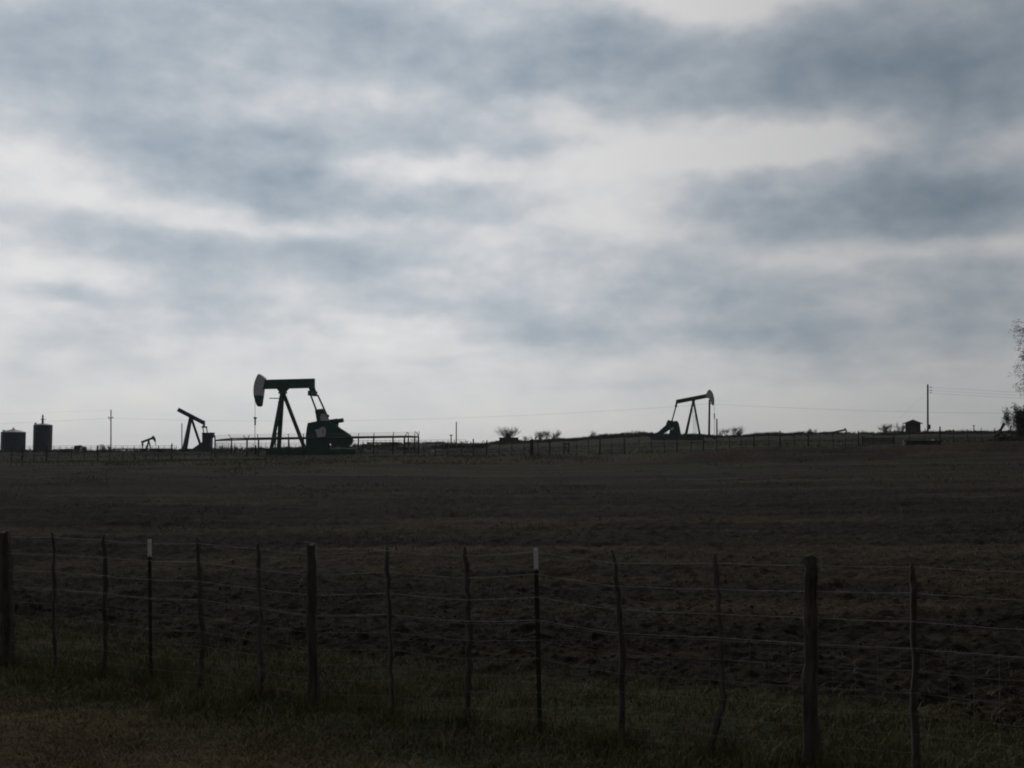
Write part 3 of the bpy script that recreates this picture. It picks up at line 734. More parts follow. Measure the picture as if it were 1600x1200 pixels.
fifth = dict(
 beam=((1296.3, 676.6), (1320, 671.6), 2.7),
 head=[(1320.2,668.6),(1318.6,670),(1318.4,673.2),(1321.2,673.5),(1322.8,677.5),(1323.7,677),(1323.4,673),(1322.2,670)],
 hang=(1323.6, 675), carrier=681, rod_foot=690, saddle=[(1307,675),(1311,674.2),(1310.2,677),(1308,677)],
 legs=[((1308.8,676.5),(1304.5,691),.2,1.0),((1309,676.5),(1305.5,691),-.2,-1),((1309.2,676.5),(1313,691),0,0)],
 tail=[(1296,677),(1298,677),(1297.4,680),(1296,680)], eq=((1296.8,680.2),1.0,.3),
 pitman=[((1296.5,680.4),(1295.8,687),.95),((1297,680.4),(1296.4,687),-.95)],
 box=[(1293,687),(1299,687),(1300,692),(1292,692)], skid=(1291,1318,691,693))
pumpjack(1305, 693, 400, R(-12), 'distant pumpjack mostly hidden behind the ridge, only its beam and head showing', fifth, 1.3, BLUEG, GREY)

# wellheads under the polished rods
def wellhead(px, py_top, depth, label):
    x_, y_ = at(px, 700, depth).x, depth; zg = g1(x_, y_); zt = zat(py_top, depth)
    h = max(.8, zt - zg)
    r = thing('wellhead', (x_, y_, zg), label, 'wellhead', 0, 'wellheads')
    MB().lathe([(.16, -.1), (.16, h*.28), (.24, h*.28), (.24, h*.34), (.13, h*.34), (.13, h*.6), (.2, h*.6), (.2, h*.66), (.10, h*.66), (.10, h*.9), (.05, h)], 14).build('casing', DARKST, r, smooth=True)
    MB().bar((-.45, 0, h*.48), (.45, 0, h*.48), .12, .12).lathe([(.16, -.02), (.16, .02)], 12, (.5, 0, h*.48)).build('side_valve', DARKST, r)
wellhead(399.4, 696, D1 + 1.6, 'slim dark wellhead below the left pointing horsehead')
wellhead(1116.4, 681, 184.6, 'small wellhead behind the far fence under the ridge pumpjack')

# ------------------------------------------------------------------ pipe fence round the main pumpjack
CN = [(336, 688.2, 101), (386, 686.8, 104), (654, 682.6, 107), (641, 681.6, 124), (362, 684.9, 122)]
pf = thing('pipe_fence', (at(500, 715, 106).x, 106, g1(at(500, 715, 106).x, 106)), 'tall dark pipe enclosure with barbed wire arms around the main pumpjack', 'fence')
O = Vector(pf.location)
tops_ = [at(*c_) - O for c_ in CN]
for i in range(5):
    a, b_ = tops_[i], tops_[(i+1) % 5]; MB().tube([a, b_], .07, 8).build('top_rail', RUSTP, pf)
def pfpost(t_, arms, thick=.075):
    zb = g1(t_.x + O.x, t_.y + O.y) - O.z
    po = MB().tube([(t_.x, t_.y, zb-.2), (t_.x, t_.y, t_.z)], thick, 8).build('post', RUSTP, pf)
    for (ax_, ay_, az_) in arms: MB().tube([t_, t_ + Vector((ax_, ay_, az_))], .038, 5).build('barb_arm', RUSTP, po)
for px, seg, arms in [(336,0,[(-.1,0,.5)]),(362,4,[(-.38,0,.42)]),(386,1,[(-.36,0,.38),(.22,0,.42)]),(404,1,[(-.08,-.2,.48)]),(451,1,[(.0,-.2,.50)]),(474,1,[(-.03,.2,.5)]),
                      (584,1,[(.05,-.2,.46)]),(614,1,[(.09,-.2,.52)]),(632,1,[(.30,0,.50)]),(638,3,[(.0,-.1,.4)]),(648,2,[(.02,0,.58)]),(654,2,[(.05,0,.54),(-.22,0,.5)]),(560,3,[(0,.2,.4)]),(500,3,[(0,.2,.4)]),(430,3,[(0,.2,.4)])]:
    a, b_ = tops_[seg] + O, tops_[(seg+1) % 5] + O
    # where the line of sight through px meets this side (in plan)
    u_ = ray(px, 690); dxy = (u_.x/u_.y)
    den = (b_.x-a.x) - dxy*(b_.y-a.y); q = ((dxy*a.y - a.x)/den) if abs(den) > 1e-6 else 0
    q = min(1, max(0, q)); pfpost(a.lerp(b_, q) - O, arms)
mb = MB()
for hh in (.16, .30, .44):
    for i in range(5): mb.tube([tops_[i] + Vector((0, 0, hh)), tops_[(i+1) % 5] + Vector((0, 0, hh))], .008, 3, False)
mb.build('barbed_wire', GALV, pf)
mb = MB()
for i in range(5):
    a, b_ = tops_[i], tops_[(i+1) % 5]; za = g1(a.x+O.x, a.y+O.y)-O.z; zb = g1(b_.x+O.x, b_.y+O.y)-O.z
    nn_ = int((b_-a).length/.5)
    for j in range(1, 5):
        mb.tube([a.lerp(Vector((a.x, a.y, za)), j/5), b_.lerp(Vector((b_.x, b_.y, zb)), j/5)], .006, 3, False)
    for j in range(nn_):
        q = a.lerp(b_, (j+.5)/nn_); zz = za+(zb-za)*(j+.5)/nn_; mb.tube([q, (q.x, q.y, zz)], .004, 3, False)
mb.build('wire_mesh', RUSTP, pf)

# ------------------------------------------------------------------ far field fence, in two runs
def far_fence(posts, label):
    pts = []
    x0, y0 = at(posts[0][0], 700, 88).x, 88
    r = thing('field_fence', (x0, y0, g1(x0, y0)), label, 'fence', 0, 'far fence runs'); O = Vector(r.location)
    rn = random.Random(len(posts))
    for px, kd, ln in posts:
        x_ = at(px, 700, 88).x; zg = g1(x_, 88); q = Vector((x_, 88, zg)) - O
        h = 1.18 if kd == 't' else 1.32 if kd == 'w' else 1.36
        h *= rn.uniform(.94, 1.05); rr = {'t': .028, 'w': .058, 'c': .16}[kd]
        tp_ = q + Vector((ln, 0, h))
        MB().tube([q + Vector((0, 0, -.15)), q.lerp(tp_, .5) + Vector((rn.uniform(-.01, .01), 0, 0)), tp_], [rr*1.1, rr, rr*.9], 7).build('steel_post' if kd == 't' else 'wooden_post', TPOST if kd == 't' else WOOD, r)
        pts.append((q, h))
    for fr in (.2, .4, .6, .8, .95):
        mb = MB(); mb.tube([q + Vector((0, -.04, fr*1.15)) for q, h in pts], .0028, 3, False); mb.build('wire', GALV, r)
LF = [(-40,'w',0),(-10,'t',0),(18,'t',0),(35,'w',.02),(54,'t',0),(73,'w',0),(92,'t',0),(112,'t',0),(132,'t',0),(153,'w',-.02),(172,'t',0),(192.5,'t',0),(210,'t',0),(228,'t',0),(248,'t',0),(268.5,'w',0),(289,'t',0),(310,'t',0),(330,'t',0)]
RF = [(662.5,'t',0),(680,'t',0),(699,'t',0),(721,'t',0),(740,'w',-.03),(760,'w',.04),(780,'t',0),(800,'t',0),(819,'t',0),(830.5,'c',0),(841,'t',0),(859,'w',0),(880,'t',0),(901,'t',0),(919,'t',0),(937.5,'w',0),(956,'t',0),(975.5,'w',0),(998,'t',0),(1018,'t',0),(1038,'t',0),(1058,'w',0),(1080,'t',0),(1099,'w',0),(1120,'t',0),(1140,'t',0),(1158,'t',0),(1178,'w',0),(1201,'t',0),(1219,'w',0),(1241,'t',0),(1263,'w',0),(1281,'t',0),(1302,'t',0),(1321,'t',0),(1341.5,'w',.01),(1365,'t',0),(1398,'t',0),(1422,'t',0),(1446,'t',0),(1469.5,'w',0),(1490,'t',0),(1512,'t',0),(1534,'t',0),(1555,'t',0),(1580,'w',0),(1610,'t',0),(1640,'w',0)]
far_fence(LF, 'far wire fence run along the field edge below the storage tanks')
far_fence(RF, 'far wire fence run from the pipe enclosure to the debris pile')

# ------------------------------------------------------------------ tanks
def tank(pxl, pxr, pyt, pydome, depth, label, stack):
    s = depth/F; cx = at((pxl+pxr)/2, 700, depth).x; zg = g1(cx, depth) - .1; rr = (pxr-pxl)/2*s; h = zat(pyt, depth)-zg; dm = zat(pydome, depth)-zg
    r = thing('storage_tank', (cx, depth, zg), label, 'tank', 0, 'oil storage tanks')
    prof = [(rr, 0)]; nrg = 4
    for i in range(1, nrg): prof += [(rr, h*i/nrg-.03), (rr+.03, h*i/nrg-.02), (rr+.03, h*i/nrg+.02), (rr, h*i/nrg+.03)]
    prof += [(rr, h-.06), (rr+.06, h-.05), (rr+.06, h)]
    MB().lathe(prof, 48).build('shell', TANK, r, smooth=True)
    rf = MB().lathe([(rr+.04, h), (rr*.6, h+(dm-h)*.62), (rr*.3, h+(dm-h)*.9), (.12, dm)], 48).build('roof', ROOFT, r, smooth=True)
    MB().lathe([(.22, 0), (.22, .3), (.27, .3), (.27, .36), (.05, .42)], 12, (-rr*.78, -.3, h+.05)).build('hatch', TANK, rf)
    if stack:
        MB().lathe([(.22, -.3), (.22, .75), (.27, .8), (.16, .95), (.16, 1.35), (.2, 1.45), (.05, 1.95)], 12, (-.1, 0, dm)).bar((-.62, 0, dm+.9), (.62, 0, dm+.9), .1, .12).build('vent_stack', DARKST, rf)
    else:
        MB().lathe([(.14, -.1), (.14, .3), (.2, .32), (.2, .42), (.05, .5)], 12, (-.0, 0, dm-.05)).bar((-.5, 0, dm+.05), (.35, 0, dm+.05), .08, .1).build('vent', ROOFT, rf)
    # outside ladder
    mb = MB(); a_ = R(250); px_, py_ = (rr+.18)*math.cos(a_), (rr+.18)*math.sin(a_)
    for sg in (-.2, .2): mb.bar((px_+sg, py_, .1), (px_+sg, py_, h+.5), .05, .05)
    for i in range(int(h/.35)): mb.bar((px_-.2, py_, .3+.35*i), (px_+.2, py_, .3+.35*i), .035, .035)
    mb.build('ladder', TANK, r)
tank(2.3, 38.3, 675.3, 671.2, 232, 'short wide dark storage tank at the far left', False)
tank(52.5, 80.3, 664.2, 661.5, 236, 'taller narrow dark storage tank with a vent stack on its roof', True)

# ------------------------------------------------------------------ poles and lines
def pole(px, pyt, depth, r0, label, cat='pole', name='pole', lean=0.0, m=POLEW):
    p = at(px, pyt, depth); zg = g1(p.x, depth)
    r = thing(name, (p.x, depth, zg), label, cat); h = p.z - zg
    MB().tube([(-lean, 0, -.4), (-lean*.5, 0, h*.5), (0, 0, h)], [r0*1.25, r0*1.1, r0], 10).build('shaft', m, r, smooth=True)
    return r, h
pa, ha = pole(173.4, 640.2, 276, .13, 'slim utility pole with a small crossarm between the tanks and the pumpjacks', 'utility pole', 'utility_pole', -.2)
ca_ = MB().bar((-.62, -.16, ha-2.05), (.66, -.16, ha-2.05), .12, .16).build('crossarm', POLEW, pa)
for q in (-.56, .56): MB().lathe([(.05, 0), (.09, .06), (.05, .14), (.08, .2), (.03, .28)], 8, (q, -.16, ha-1.97)).build('insulator', INSUL, ca_)
MB().bar((-.5, -.16, ha-2.1), (0, -.14, ha-2.9), .06, .06).build('arm_brace', POLEW, pa)
pb, hb = pole(1449.6, 600.6, 236, .17, 'tall utility pole standing right of the small gabled shed', 'utility pole', 'utility_pole', .2)
for zz in (.7, 1.35, 1.85):
    MB().bar((.1, -.05, hb-zz), (.75, -.05, hb-zz), .07, .07).lathe([(.06, 0), (.1, .06), (.06, .13), (.09, .19), (.03, .26)], 8, (.72, -.05, hb-zz)).build('insulator_bracket', INSUL, pb)
MB().lathe([(.30, 0), (.34, .1), (.34, .9), (.28, 1.0)], 14, (-.05, -.3, .7)).build('meter_can', DARKST, pb, smooth=True)
pc, hc = pole(1108.7, 624.5, 240, .20, 'dark utility pole behind the horsehead of the ridge pumpjack', 'utility pole', 'utility_pole', .2)
MB().lathe([(.05, 0), (.09, .06), (.05, .14), (.08, .2), (.03, .28)], 8, (.25, -.1, hc-1.0)).bar((0, -.1, hc-1.0), (.25, -.1, hc-1.0), .07, .07).build('insulator_bracket', INSUL, pc)
pole(1120, 654.2, 205, .12, 'bare post standing right of the ridge pumpjack')
pole(284.2, 661.5, 196, .085, 'thin grey pole left of the pumpjack with no horsehead', lean=-.1, m=PALEW)
pole(713, 659, 262, .12, 'thin bare pole right of the pipe enclosure', m=DARKST)
pt, ht = pole(704.8, 680, 262, .12, 'short tee topped post beside the thin bare pole'); MB().bar((-.4, 0, ht), (.4, 0, ht), .18, .22).build('tee_bar', POLEW, pt)
pt, ht = pole(1521.6, 665, 258, .10, 'short tee topped post on the ridge near the debris pile'); MB().bar((-.28, 0, ht), (.28, 0, ht), .12, .15).build('tee_bar', POLEW, pt)
def cable(name, p0, p1, sag, r, label, n=28):
    m_ = MB(); m_.tube([p0.lerp(p1, i/n) + Vector((0, 0, -4*sag*(i/n)*(1-i/n))) for i in range(n+1)], r, 4, False)
    o = m_.build(name, DARKST); tag(o, label, 'power line', 'power lines')
WA = at(173.4, 653.4, 276); WC = at(1108.7, 631.2, 240)
cable('power_line', WA, WC, 1.95, .012, 'sagging power line crossing behind the two green pumpjacks')
cable('power_line', WC, at(2300, 628, 215), 2.2, .012, 'power line running right behind the shed and tall pole')
cable('power_line', WA, at(-700, 652, 330), 2.6, .012, 'power line running left above the storage tanks')
WT = at(173.4, 640.6, 276)
cable('ground_wire', WT, at(-700, 640, 330), 1.9, .007, 'faint upper wire from the pole top above the tanks')
for i, (py, y2) in enumerate(((605.0, 604), (609.6, 610), (614.0, 616))):
    cable('power_line', at(1452.6, py, 236), at(2350, y2, 250), 2.2, .012, ['topmost', 'middle', 'lowest'][i] + ' of three thin wires leaving the tall pole by the shed')
cable('guy_wire', at(1449.8, 611, 236), at(1404, 655, 236) , 0, .008, 'thin slanting guy wire of the tall pole by the shed')

# ------------------------------------------------------------------ shed, box, small things along the ridge
def gbox(px0, px1, pyt, depth, dep, name, m, label, cat, group=None):
    x0, x1 = at(px0, 700, depth).x, at(px1, 700, depth).x; zt = zat(pyt, depth); zg = min(g1(x0, depth), g1(x1, depth)) - .3
    cx = (x0+x1)/2; r = thing(name, (cx, depth, zg), label, cat, 0, group)
    return r, x1-x0, zt-zg
D2 = 226
r, wd, ht = gbox(1416, 1438.4, 661.3, D2, 3, 'shed', SHED, 'small dark gabled shed left of the tall utility pole', 'shed'); r.rotation_euler.z = R(-20)
ap = zat(655.6, D2) - r.location.z; ew = wd/2+.42
MB().prism([(-wd/2, 0), (wd/2, 0), (wd/2, ht), (0, ap-.16), (-wd/2, ht)], 0, 3.2).build('wall', SHED, r)
MB().prism([(-ew, ht-.15), (0, ap-.13), (ew, ht-.15), (ew, ht), (0, ap+.02), (-ew, ht)], -.3, 3.5).build('roof', SHEDR, r)
MB().box((.05, -.03, .95), (.95, .06, 1.9)).build('door', SHEDR, r)
r, wd, ht = gbox(780, 810, 684.2, 240, 2, 'steel_bin', DARKST, 'dark rectangular steel bin in front of the bare tree', 'bin')
mb = MB(); mb.box((0, 1, ht/2), (wd, 2, ht))
for i in range(7): mb.box((-wd/2 + wd*(i+.5)/7, -.04, ht/2), (.1, .08, ht*.96))
mb.build('bin_body', DARKST, r); MB().box((0, 1, ht+.05), (wd+.12, 2.12, .1)).build('lid', DARKST, r)
MB().box((-wd/2-.45, 1, ht*.3), (.86, 1.4, ht*.6)).build('side_box', SHEDR, r)
# pale timber tripod
x_ = at(1008.6, 700, 97).x; zg = g1(x_, 97); ap = Vector((0, 0, zat(688.6, 97)-zg)); r = thing('timber_tripod', (x_, 97, zg), 'pale timber tripod leaning together behind the far fence', 'tripod')
for px, yy in ((992, .0), (1017.3, -.1), (1010.3, 1.0)):
    xx = at(px, 705, 97+yy).x - x_; f_ = Vector((xx, yy, g1(xx+x_, 97+yy)-zg-.05)); MB().tube([f_, ap + (ap-f_)*.04], .05, 6).build('leg', PALEW, r)
# small square frame
x0, x1 = at(882.2, 700, 92).x, at(888.8, 700, 92).x; zg = g1(x0, 92); ht = zat(692.3, 92)-zg
r = thing('post_frame', ((x0+x1)/2, 92, zg), 'small square frame of two posts and a top bar by the fence', 'frame'); hw = (x1-x0)/2
for sg in (-1, 1): MB().tube([(sg*hw, 0, -.15), (sg*hw, 0, ht)], .045, 6).build('post', WOOD, r)
MB().bar((-hw-.05, -.08, ht-.06), (hw+.05, -.08, ht-.06), .06, .1).build('top_bar', WOOD, r)
MB().bar((-hw, -.08, ht*.45), (hw, -.08, ht*.45), .05, .08).build('mid_bar', WOOD, r)
# gate, white post, trough
D3 = 91
x0, x1 = at(1350.5, 700, D3).x, at(1394, 700, D3).x; zg = g1(x0, D3); ht = zat(683.6, D3)-zg
r = thing('metal_gate', (x0, D3, zg), 'tubular metal gate in the far fence left of the white post', 'gate'); wd = x1-x0
for i in range(5): z_ = .22 + (ht-.27)*i/4; MB().tube([(0, 0, z_), (wd, 0, z_)], .028, 6).build('rail', DARKST, r)
for q in (0, wd*.33, wd*.66, wd): MB().tube([(q, 0, .18), (q, 0, ht)], .028, 6).build('upright', DARKST, r)
for q in (-.12, wd+.12): MB().tube([(q, 0, -.2), (q, 0, ht+.12)], .07, 8).build('gate_post', WOOD, r)
x_ = at(1411.2, 692, 84).x; zb = g1(x_, 84)
o = MB().tube([(0, 0, -.25), (0, 0, zat(689, 84)-zb)], [.062, .058], 10).lathe([(.066, 0), (.066, .03), (.02, .06)], 10, (0, 0, zat(689, 84)-zb)).build('marker_post', MARK, None, (x_, 84, zb), True)
tag(o, 'short white marker post at the end of the dark trough', 'post')
x0, x1 = at(1413, 692, 86).x, at(1468, 692, 86).x; zb = g1(x0, 86); h_ = max(.3, zat(690.3, 86)-zb); ln = x1-x0
r = thing('trough', ((x0+x1)/2, 86, zb), 'long low dark trough beside the white marker post', 'trough')
mb = MB(); mb.box((0, -.35, h_/2-.1), (ln, .06, h_+.2)).box((0, .35, h_/2-.1), (ln, .06, h_+.2)).box((-ln/2+.03, 0, h_/2-.1), (.06, .64, h_+.2)).box((ln/2-.03, 0, h_/2-.1), (.06, .64, h_+.2)).box((0, 0, .1), (ln-.12, .64, .05))
mb.build('basin', DARKST, r); MB().box((0, -.37, h_+.03), (ln+.06, .1, .06)).build('rim', DARKST, r)
x_ = at(1442.5, 687, 88).x
o = MB().lathe([(.11, 0), (.125, .01), (.125, .05), (.1, .06), (.03, .07)], 14).build('white_lid', WHITE, None, (x_, 86.0, zb+h_+.064), True); tag(o, 'small white lid lying on the dark trough', 'lid')
# pale stone
x_ = at(676, 705.5, 99).x; me = MB(); rr_ = random.Random(5)
me.lathe([(.05, 0), (.17, .05), (.2, .16), (.14, .27), (.04, .31)], 9); me.v = [(a*rr_.uniform(.85, 1.15), b_*rr_.uniform(.85, 1.15), c_) for a, b_, c_ in me.v]
tag(me.build('stone', PALEW, None, (x_, 99, g1(x_, 99)+.12), True), 'small pale stone in the grass right of the pipe enclosure', 'stone')
# distant pipe rail fences and lying pipes
def rail_fence(px0, px1, py0, py1, depth, hpx, label, nposts, rails=2):
    a, b_ = at(px0, py0, depth), at(px1, py1, depth); zg = g1(a.x, depth); r = thing('rail_fence', (a.x, depth, zg), label, 'fence', 0, 'distant rail fences'); O = Vector(r.location)
    h = hpx*depth/F
    for i in range(rails):
        q = Vector((0, 0, -h*i/rails)); MB().tube([a+q-O, b_+q-O], .035, 5).build('rail', RUSTP, r)
    for i in range(nposts):
        q = a.lerp(b_, i/(nposts-1)) - O; z_ = g1(q.x+O.x, depth)-O.z; MB().tube([(q.x, q.y, z_-.3), q], .045, 5).build('post', RUSTP, r)
rail_fence(-40, 276, 697.2, 696.2, 262, 7.5, 'long thin rail fence behind the storage tanks', 34, 3)
rail_fence(338, 520, 693, 692.5, 258, 8, 'thin rail fence seen behind the main pumpjack', 20, 3)
rail_fence(553, 652, 688.5, 688, 256, 8, 'thin rail fence seen through the right of the pipe enclosure', 15, 3)
rail_fence(656, 727.5, 687.6, 687.2, 254, 6, 'thin rail pen around the thin bare pole', 9, 2)
def lying_pipe(px0, px1, py, depth, r_, label, ends):
    a, b_ = at(px0, py, depth), at(px1, py, depth); r = thing('pipe', ((a.x+b_.x)/2, depth, g1((a.x+b_.x)/2, depth)), label, 'pipe', 0, 'raised pipes'); O = Vector(r.location)
    MB().tube([a-O, b_-O], r_, 10).build('pipe_run', RUSTP, r, smooth=True)
    for q in ends:
        p = a.lerp(b_, q)-O; MB().tube([(p.x, p.y, g1(p.x+O.x, depth)-O.z-.2), (p.x, p.y, p.z + (r_ if q in (0, 1) else 0))], r_*.8, 6).build('support', RUSTP, r)
lying_pipe(176, 268, 701.6, 225, .15, 'long rusty pipe raised off the grass beneath the tiny distant pumpjack', (0.02, .25, .5, .75, .98))
lying_pipe(573, 621.5, 692.0, 170, .10, 'dark raised pipe behind the right part of the enclosure', (.05, .5, 1))
lying_pipe(666, 697, 692, 180, .08, 'dark raised pipe below the thin rail pen', (0, .5, .98))
# debris pile
x_ = at(1568, 690, 97).x; zg = g1(x_, 97); s = 97/F
r = thing('brush_pile', (x_, 97, zg), 'dark pile of logs and brush at the right end of the ridge', 'brush pile'); rn = random.Random(11)
for i in range(16):
    c_ = Vector((rn.uniform(-1.3, 1.5), rn.uniform(-.6, .6), rn.uniform(.05, .75))); d_ = Vector((rn.uniform(-1, 1), rn.uniform(-.5, .5), rn.uniform(-.25, .3))).normalized()*rn.uniform(.35, .9)
    mb = MB(); mb.tube([c_-d_, c_+d_*.3, c_+d_], [rn.uniform(.08, .16), .12, rn.uniform(.06, .12)], 7)
    mb.build('log', STAY, r, smooth=True)
mb = MB()
for i in range(420):
    c_ = Vector((rn.gauss(.1, .8), rn.gauss(0, .5), abs(rn.gauss(.2, .32)))); d_ = Vector((rn.uniform(-1, 1), rn.uniform(-1, 1), rn.uniform(-.3, .8)))*rn.uniform(.1, .3)
    mb.tube([c_, c_+d_], [.014, .006], 3, False)
mb.build('brush', BARK, r)['kind'] = 'stuff'
p0, p1 = at(1561.5, 676, 97), at(1569.3, 661.2, 97)
o = MB().tube([Vector((0, 0, -.3)) + (p0-p1)*.3, Vector((0, 0, 0)), (p1-p0)*.5, (p1-p0)], [.11, .11, .115, .12], 9).build('leaning_log', STAY, None, p0, True); tag(o, 'thick log leaning up out of the debris pile', 'log')

# ------------------------------------------------------------------ trees and shrubs
KIDS = (3, 4, 4, 5)
def grow(mbt, mbc, p, d, ln, r, lv, rn, spread, up, maxlv, trunk_lv=1):
    n = 4; pts = [p]; rad = [r]; q = p.copy(); dd = d.copy()
    for i in range(n):
        dd = (dd + Vector((rn.gauss(0, .16), rn.gauss(0, .16), rn.gauss(.02, .1)))).normalized(); q = q + dd*ln/n; pts.append(q.copy()); rad.append(r*(1-.42*(i+1)/n))
    (mbt if lv < trunk_lv else mbc).tube(pts, rad, 6 if lv == 0 else (5 if lv == 1 else 3), False)
    tips = [q]
    if lv < maxlv:
        for k in range(rn.choice(KIDS)):
            i = rn.randint(1, n); az_ = rn.uniform(0, 6.283); sp_ = rn.uniform(.35, 1.0)*spread
            side = dd.orthogonal().normalized(); side.rotate(Matrix.Rotation(az_, 3, dd)); nd = (dd*math.cos(sp_) + side*math.sin(sp_) + Vector((0, 0, up))).normalized()
            tips += grow(mbt, mbc, pts[i], nd, ln*rn.uniform(.55, .86), rad[i]*.70, lv+1, rn, spread, up, maxlv, trunk_lv)
    return tips
def bare(px, pyt, depth, wpx, label, seed, stems=3, maxlv=4, name='bare_shrub', cat='shrub', group='bare shrubs along the ridge', pybase=None, leafy=0, thin=1.0):
    s = depth/F; x_ = at(px, 700, depth).x; zg = g1(x_, depth) if pybase is None else zat(pybase, depth); h = zat(pyt, depth)-zg; rn = random.Random(seed)
    mt, mc = MB(), MB(); tips = []
    for i in range(stems):
        a_ = rn.uniform(0, 6.283); sp_ = rn.uniform(.05, .55) if stems > 1 else .05
        d_ = Vector((math.cos(a_)*sp_*1.2, math.sin(a_)*sp_, 1)).normalized()
        tips += grow(mt, mc, Vector((rn.uniform(-.15, .15)*stems, rn.uniform(-.1, .1)*stems, -.2)), d_, h*.48, max(h*.028, depth*.00021)*thin*(1.5 if stems == 1 else 1), 0, rn, .68, .2, maxlv)
    # scale to the size seen
    allv = mt.v + mc.v; mz = max(v[2] for v in allv); mx = sorted(abs(v[0]) for v in allv)[int(len(allv)*.985)] + .01; fz = h/mz*1.1; fx = (wpx*s/2)/mx
    for m_ in (mt, mc): m_.v = [(v[0]*fx, v[1]*fx, v[2]*fz) for v in m_.v]
    r = thing(name, (x_, depth, zg), label, cat, 0, group)
    mt.build('trunk' if stems == 1 else 'stems', BARK, r); mc.build('crown', BARK, r)
    if leafy:
        lf = MB()
        for t_ in tips:
            for k in range(leafy):
                c_ = Vector((t_.x*fx, t_.y*fx, t_.z*fz)) + Vector((rn.gauss(0, .12), rn.gauss(0, .12), rn.gauss(0, .10))); a_ = Vector((rn.uniform(-1, 1), rn.uniform(-1, 1), rn.uniform(-1, 1))).normalized()*rn.uniform(.05, .10); b_ = a_.orthogonal().normalized()*.035
                lf.add([c_-a_, c_+b_, c_+a_, c_-b_], [(0, 1, 2, 3)])
        lf.build('foliage', LEAFD, r)
    return r
KIDS = (4, 4, 5, 5)
bare(796, 663.5, 250, 42, 'wide bare tree behind the dark steel bin', 28, 5, 4, 'bare_tree', 'tree', 'bare trees on the plain')
bare(839, 669, 246, 32, 'thin bare shrub just right of the bin, first of a pair', 22, 4, 4)
bare(862, 671, 244, 32, 'low bare shrub at the foot of the rising ridge', 23, 4, 4)
bare(822, 681, 244, 12, 'tiny bare shrub close beside the dark steel bin', 24, 3, 3)
KIDS = (3, 4, 4, 5)
bare(925, 671.5, 238, 14, 'tiny spiky shrub on the rising ridge crest', 25, 3, 3)
bare(998, 672, 236, 22, 'low bare scrub just left of the ridge pumpjack', 26, 5, 3)
bare(1127, 668, 232, 24, 'bare shrub at the foot of the bare post by the ridge pumpjack', 27, 4, 4)
bare(1148, 664.5, 232, 34, 'spreading bare shrub right of the ridge pumpjack', 28, 4, 4)
bare(1178, 674, 236, 14, 'tiny shrub in the dip right of the ridge pumpjack', 29, 3, 3)
bare(1272, 669, 236, 19, 'small bare shrub left of the half hidden pumpjack', 30, 3, 4)
bare(1349, 672, 236, 12, 'tiny shrub right of the half hidden pumpjack', 31, 3, 3)
bare(1390, 661, 224, 40, 'grey bushy shrub left of the gabled shed', 32, 6, 4)
bare(1408, 659, 226, 20, 'tall thin shrub against the left side of the shed', 33, 4, 4)
bare(1503, 668, 262, 16, 'faint distant shrub on the ridge right of the tall pole', 34, 3, 4)
bare(160, 693, 252, 24, 'rounded bare shrub left of the crossarm pole', 35, 5, 4)
bare(370, 690, 150, 34, 'dense brown brush behind the left end of the enclosure', 36, 7, 4)
bare(398, 694, 146, 26, 'low brown brush behind the main wellhead', 37, 7, 4)
bare(350, 694, 168, 20, 'low brush right of the pumpjack with no horsehead', 38, 6, 4)
bare(448, 694.5, 135, 30, 'low brush seen between the main pumpjack legs', 39, 7, 4)
bare(562, 690, 130, 16, 'low scrub just right of the main counterweight', 40, 6, 3)
# leafy rounded bush, left
def bush(px, pyt, depth, wpx, label, seed, n, m=LEAFD, ls=.12):
    s = depth/F; x_ = at(px, 700, depth).x; zg = g1(x_, depth); h = zat(pyt, depth)-zg; rx = wpx*s/2; rn = random.Random(seed); lf = MB()
    cl_ = [(Vector((rn.uniform(-.75, .75)*rx, rn.uniform(-.6, .6)*rx, rn.uniform(.2, .72)*h)), rn.uniform(.22, .42)*rx) for _ in range(14)]
    for i in range(n):
        c0, cr_ = rn.choice(cl_); v = Vector((rn.gauss(0, 1), rn.gauss(0, 1), rn.gauss(0, 1))).normalized()*cr_*rn.random()**.4
        c_ = c0 + Vector((v.x, v.y, v.z*h/rx*.7)); c_.z = max(.02, c_.z); a_ = Vector((rn.uniform(-1, 1), rn.uniform(-1, 1), rn.uniform(-1, 1))).normalized()*ls*rn.uniform(.6, 1.2); b_ = a_.orthogonal().normalized()*ls*.5
        lf.add([c_-a_, c_+b_, c_+a_, c_-b_], [(0, 1, 2, 3)])
    r = thing('bush', (x_, depth, zg), label, 'bush', 0, 'dense bushes'); lf.build('foliage', m, r)
    mt = MB()
    for i in range(6): a_ = rn.uniform(0, 6.28); mt.tube([(0, 0, -.2), (math.cos(a_)*rx*.3, math.sin(a_)*rx*.3, h*.35), (math.cos(a_)*rx*.6, math.sin(a_)*rx*.5, h*.65)], [.08, .05, .02], 5)
    mt.build('stems', BARK, r)
bush(123, 695, 246, 22, 'dense rounded bush right of the taller storage tank', 51, 2600)
bush(103, 700.5, 240, 16, 'low dense bush close to the taller storage tank', 52, 1500)
bush(1602, 650, 92, 50, 'dark dense bush under the overhanging tree at the right edge', 53, 1700, LEAFD, .05)
bare(1596, 634, 92, 44, 'twiggy shrub rising through the dark bush at the right edge', 54, 8, 4, leafy=2)
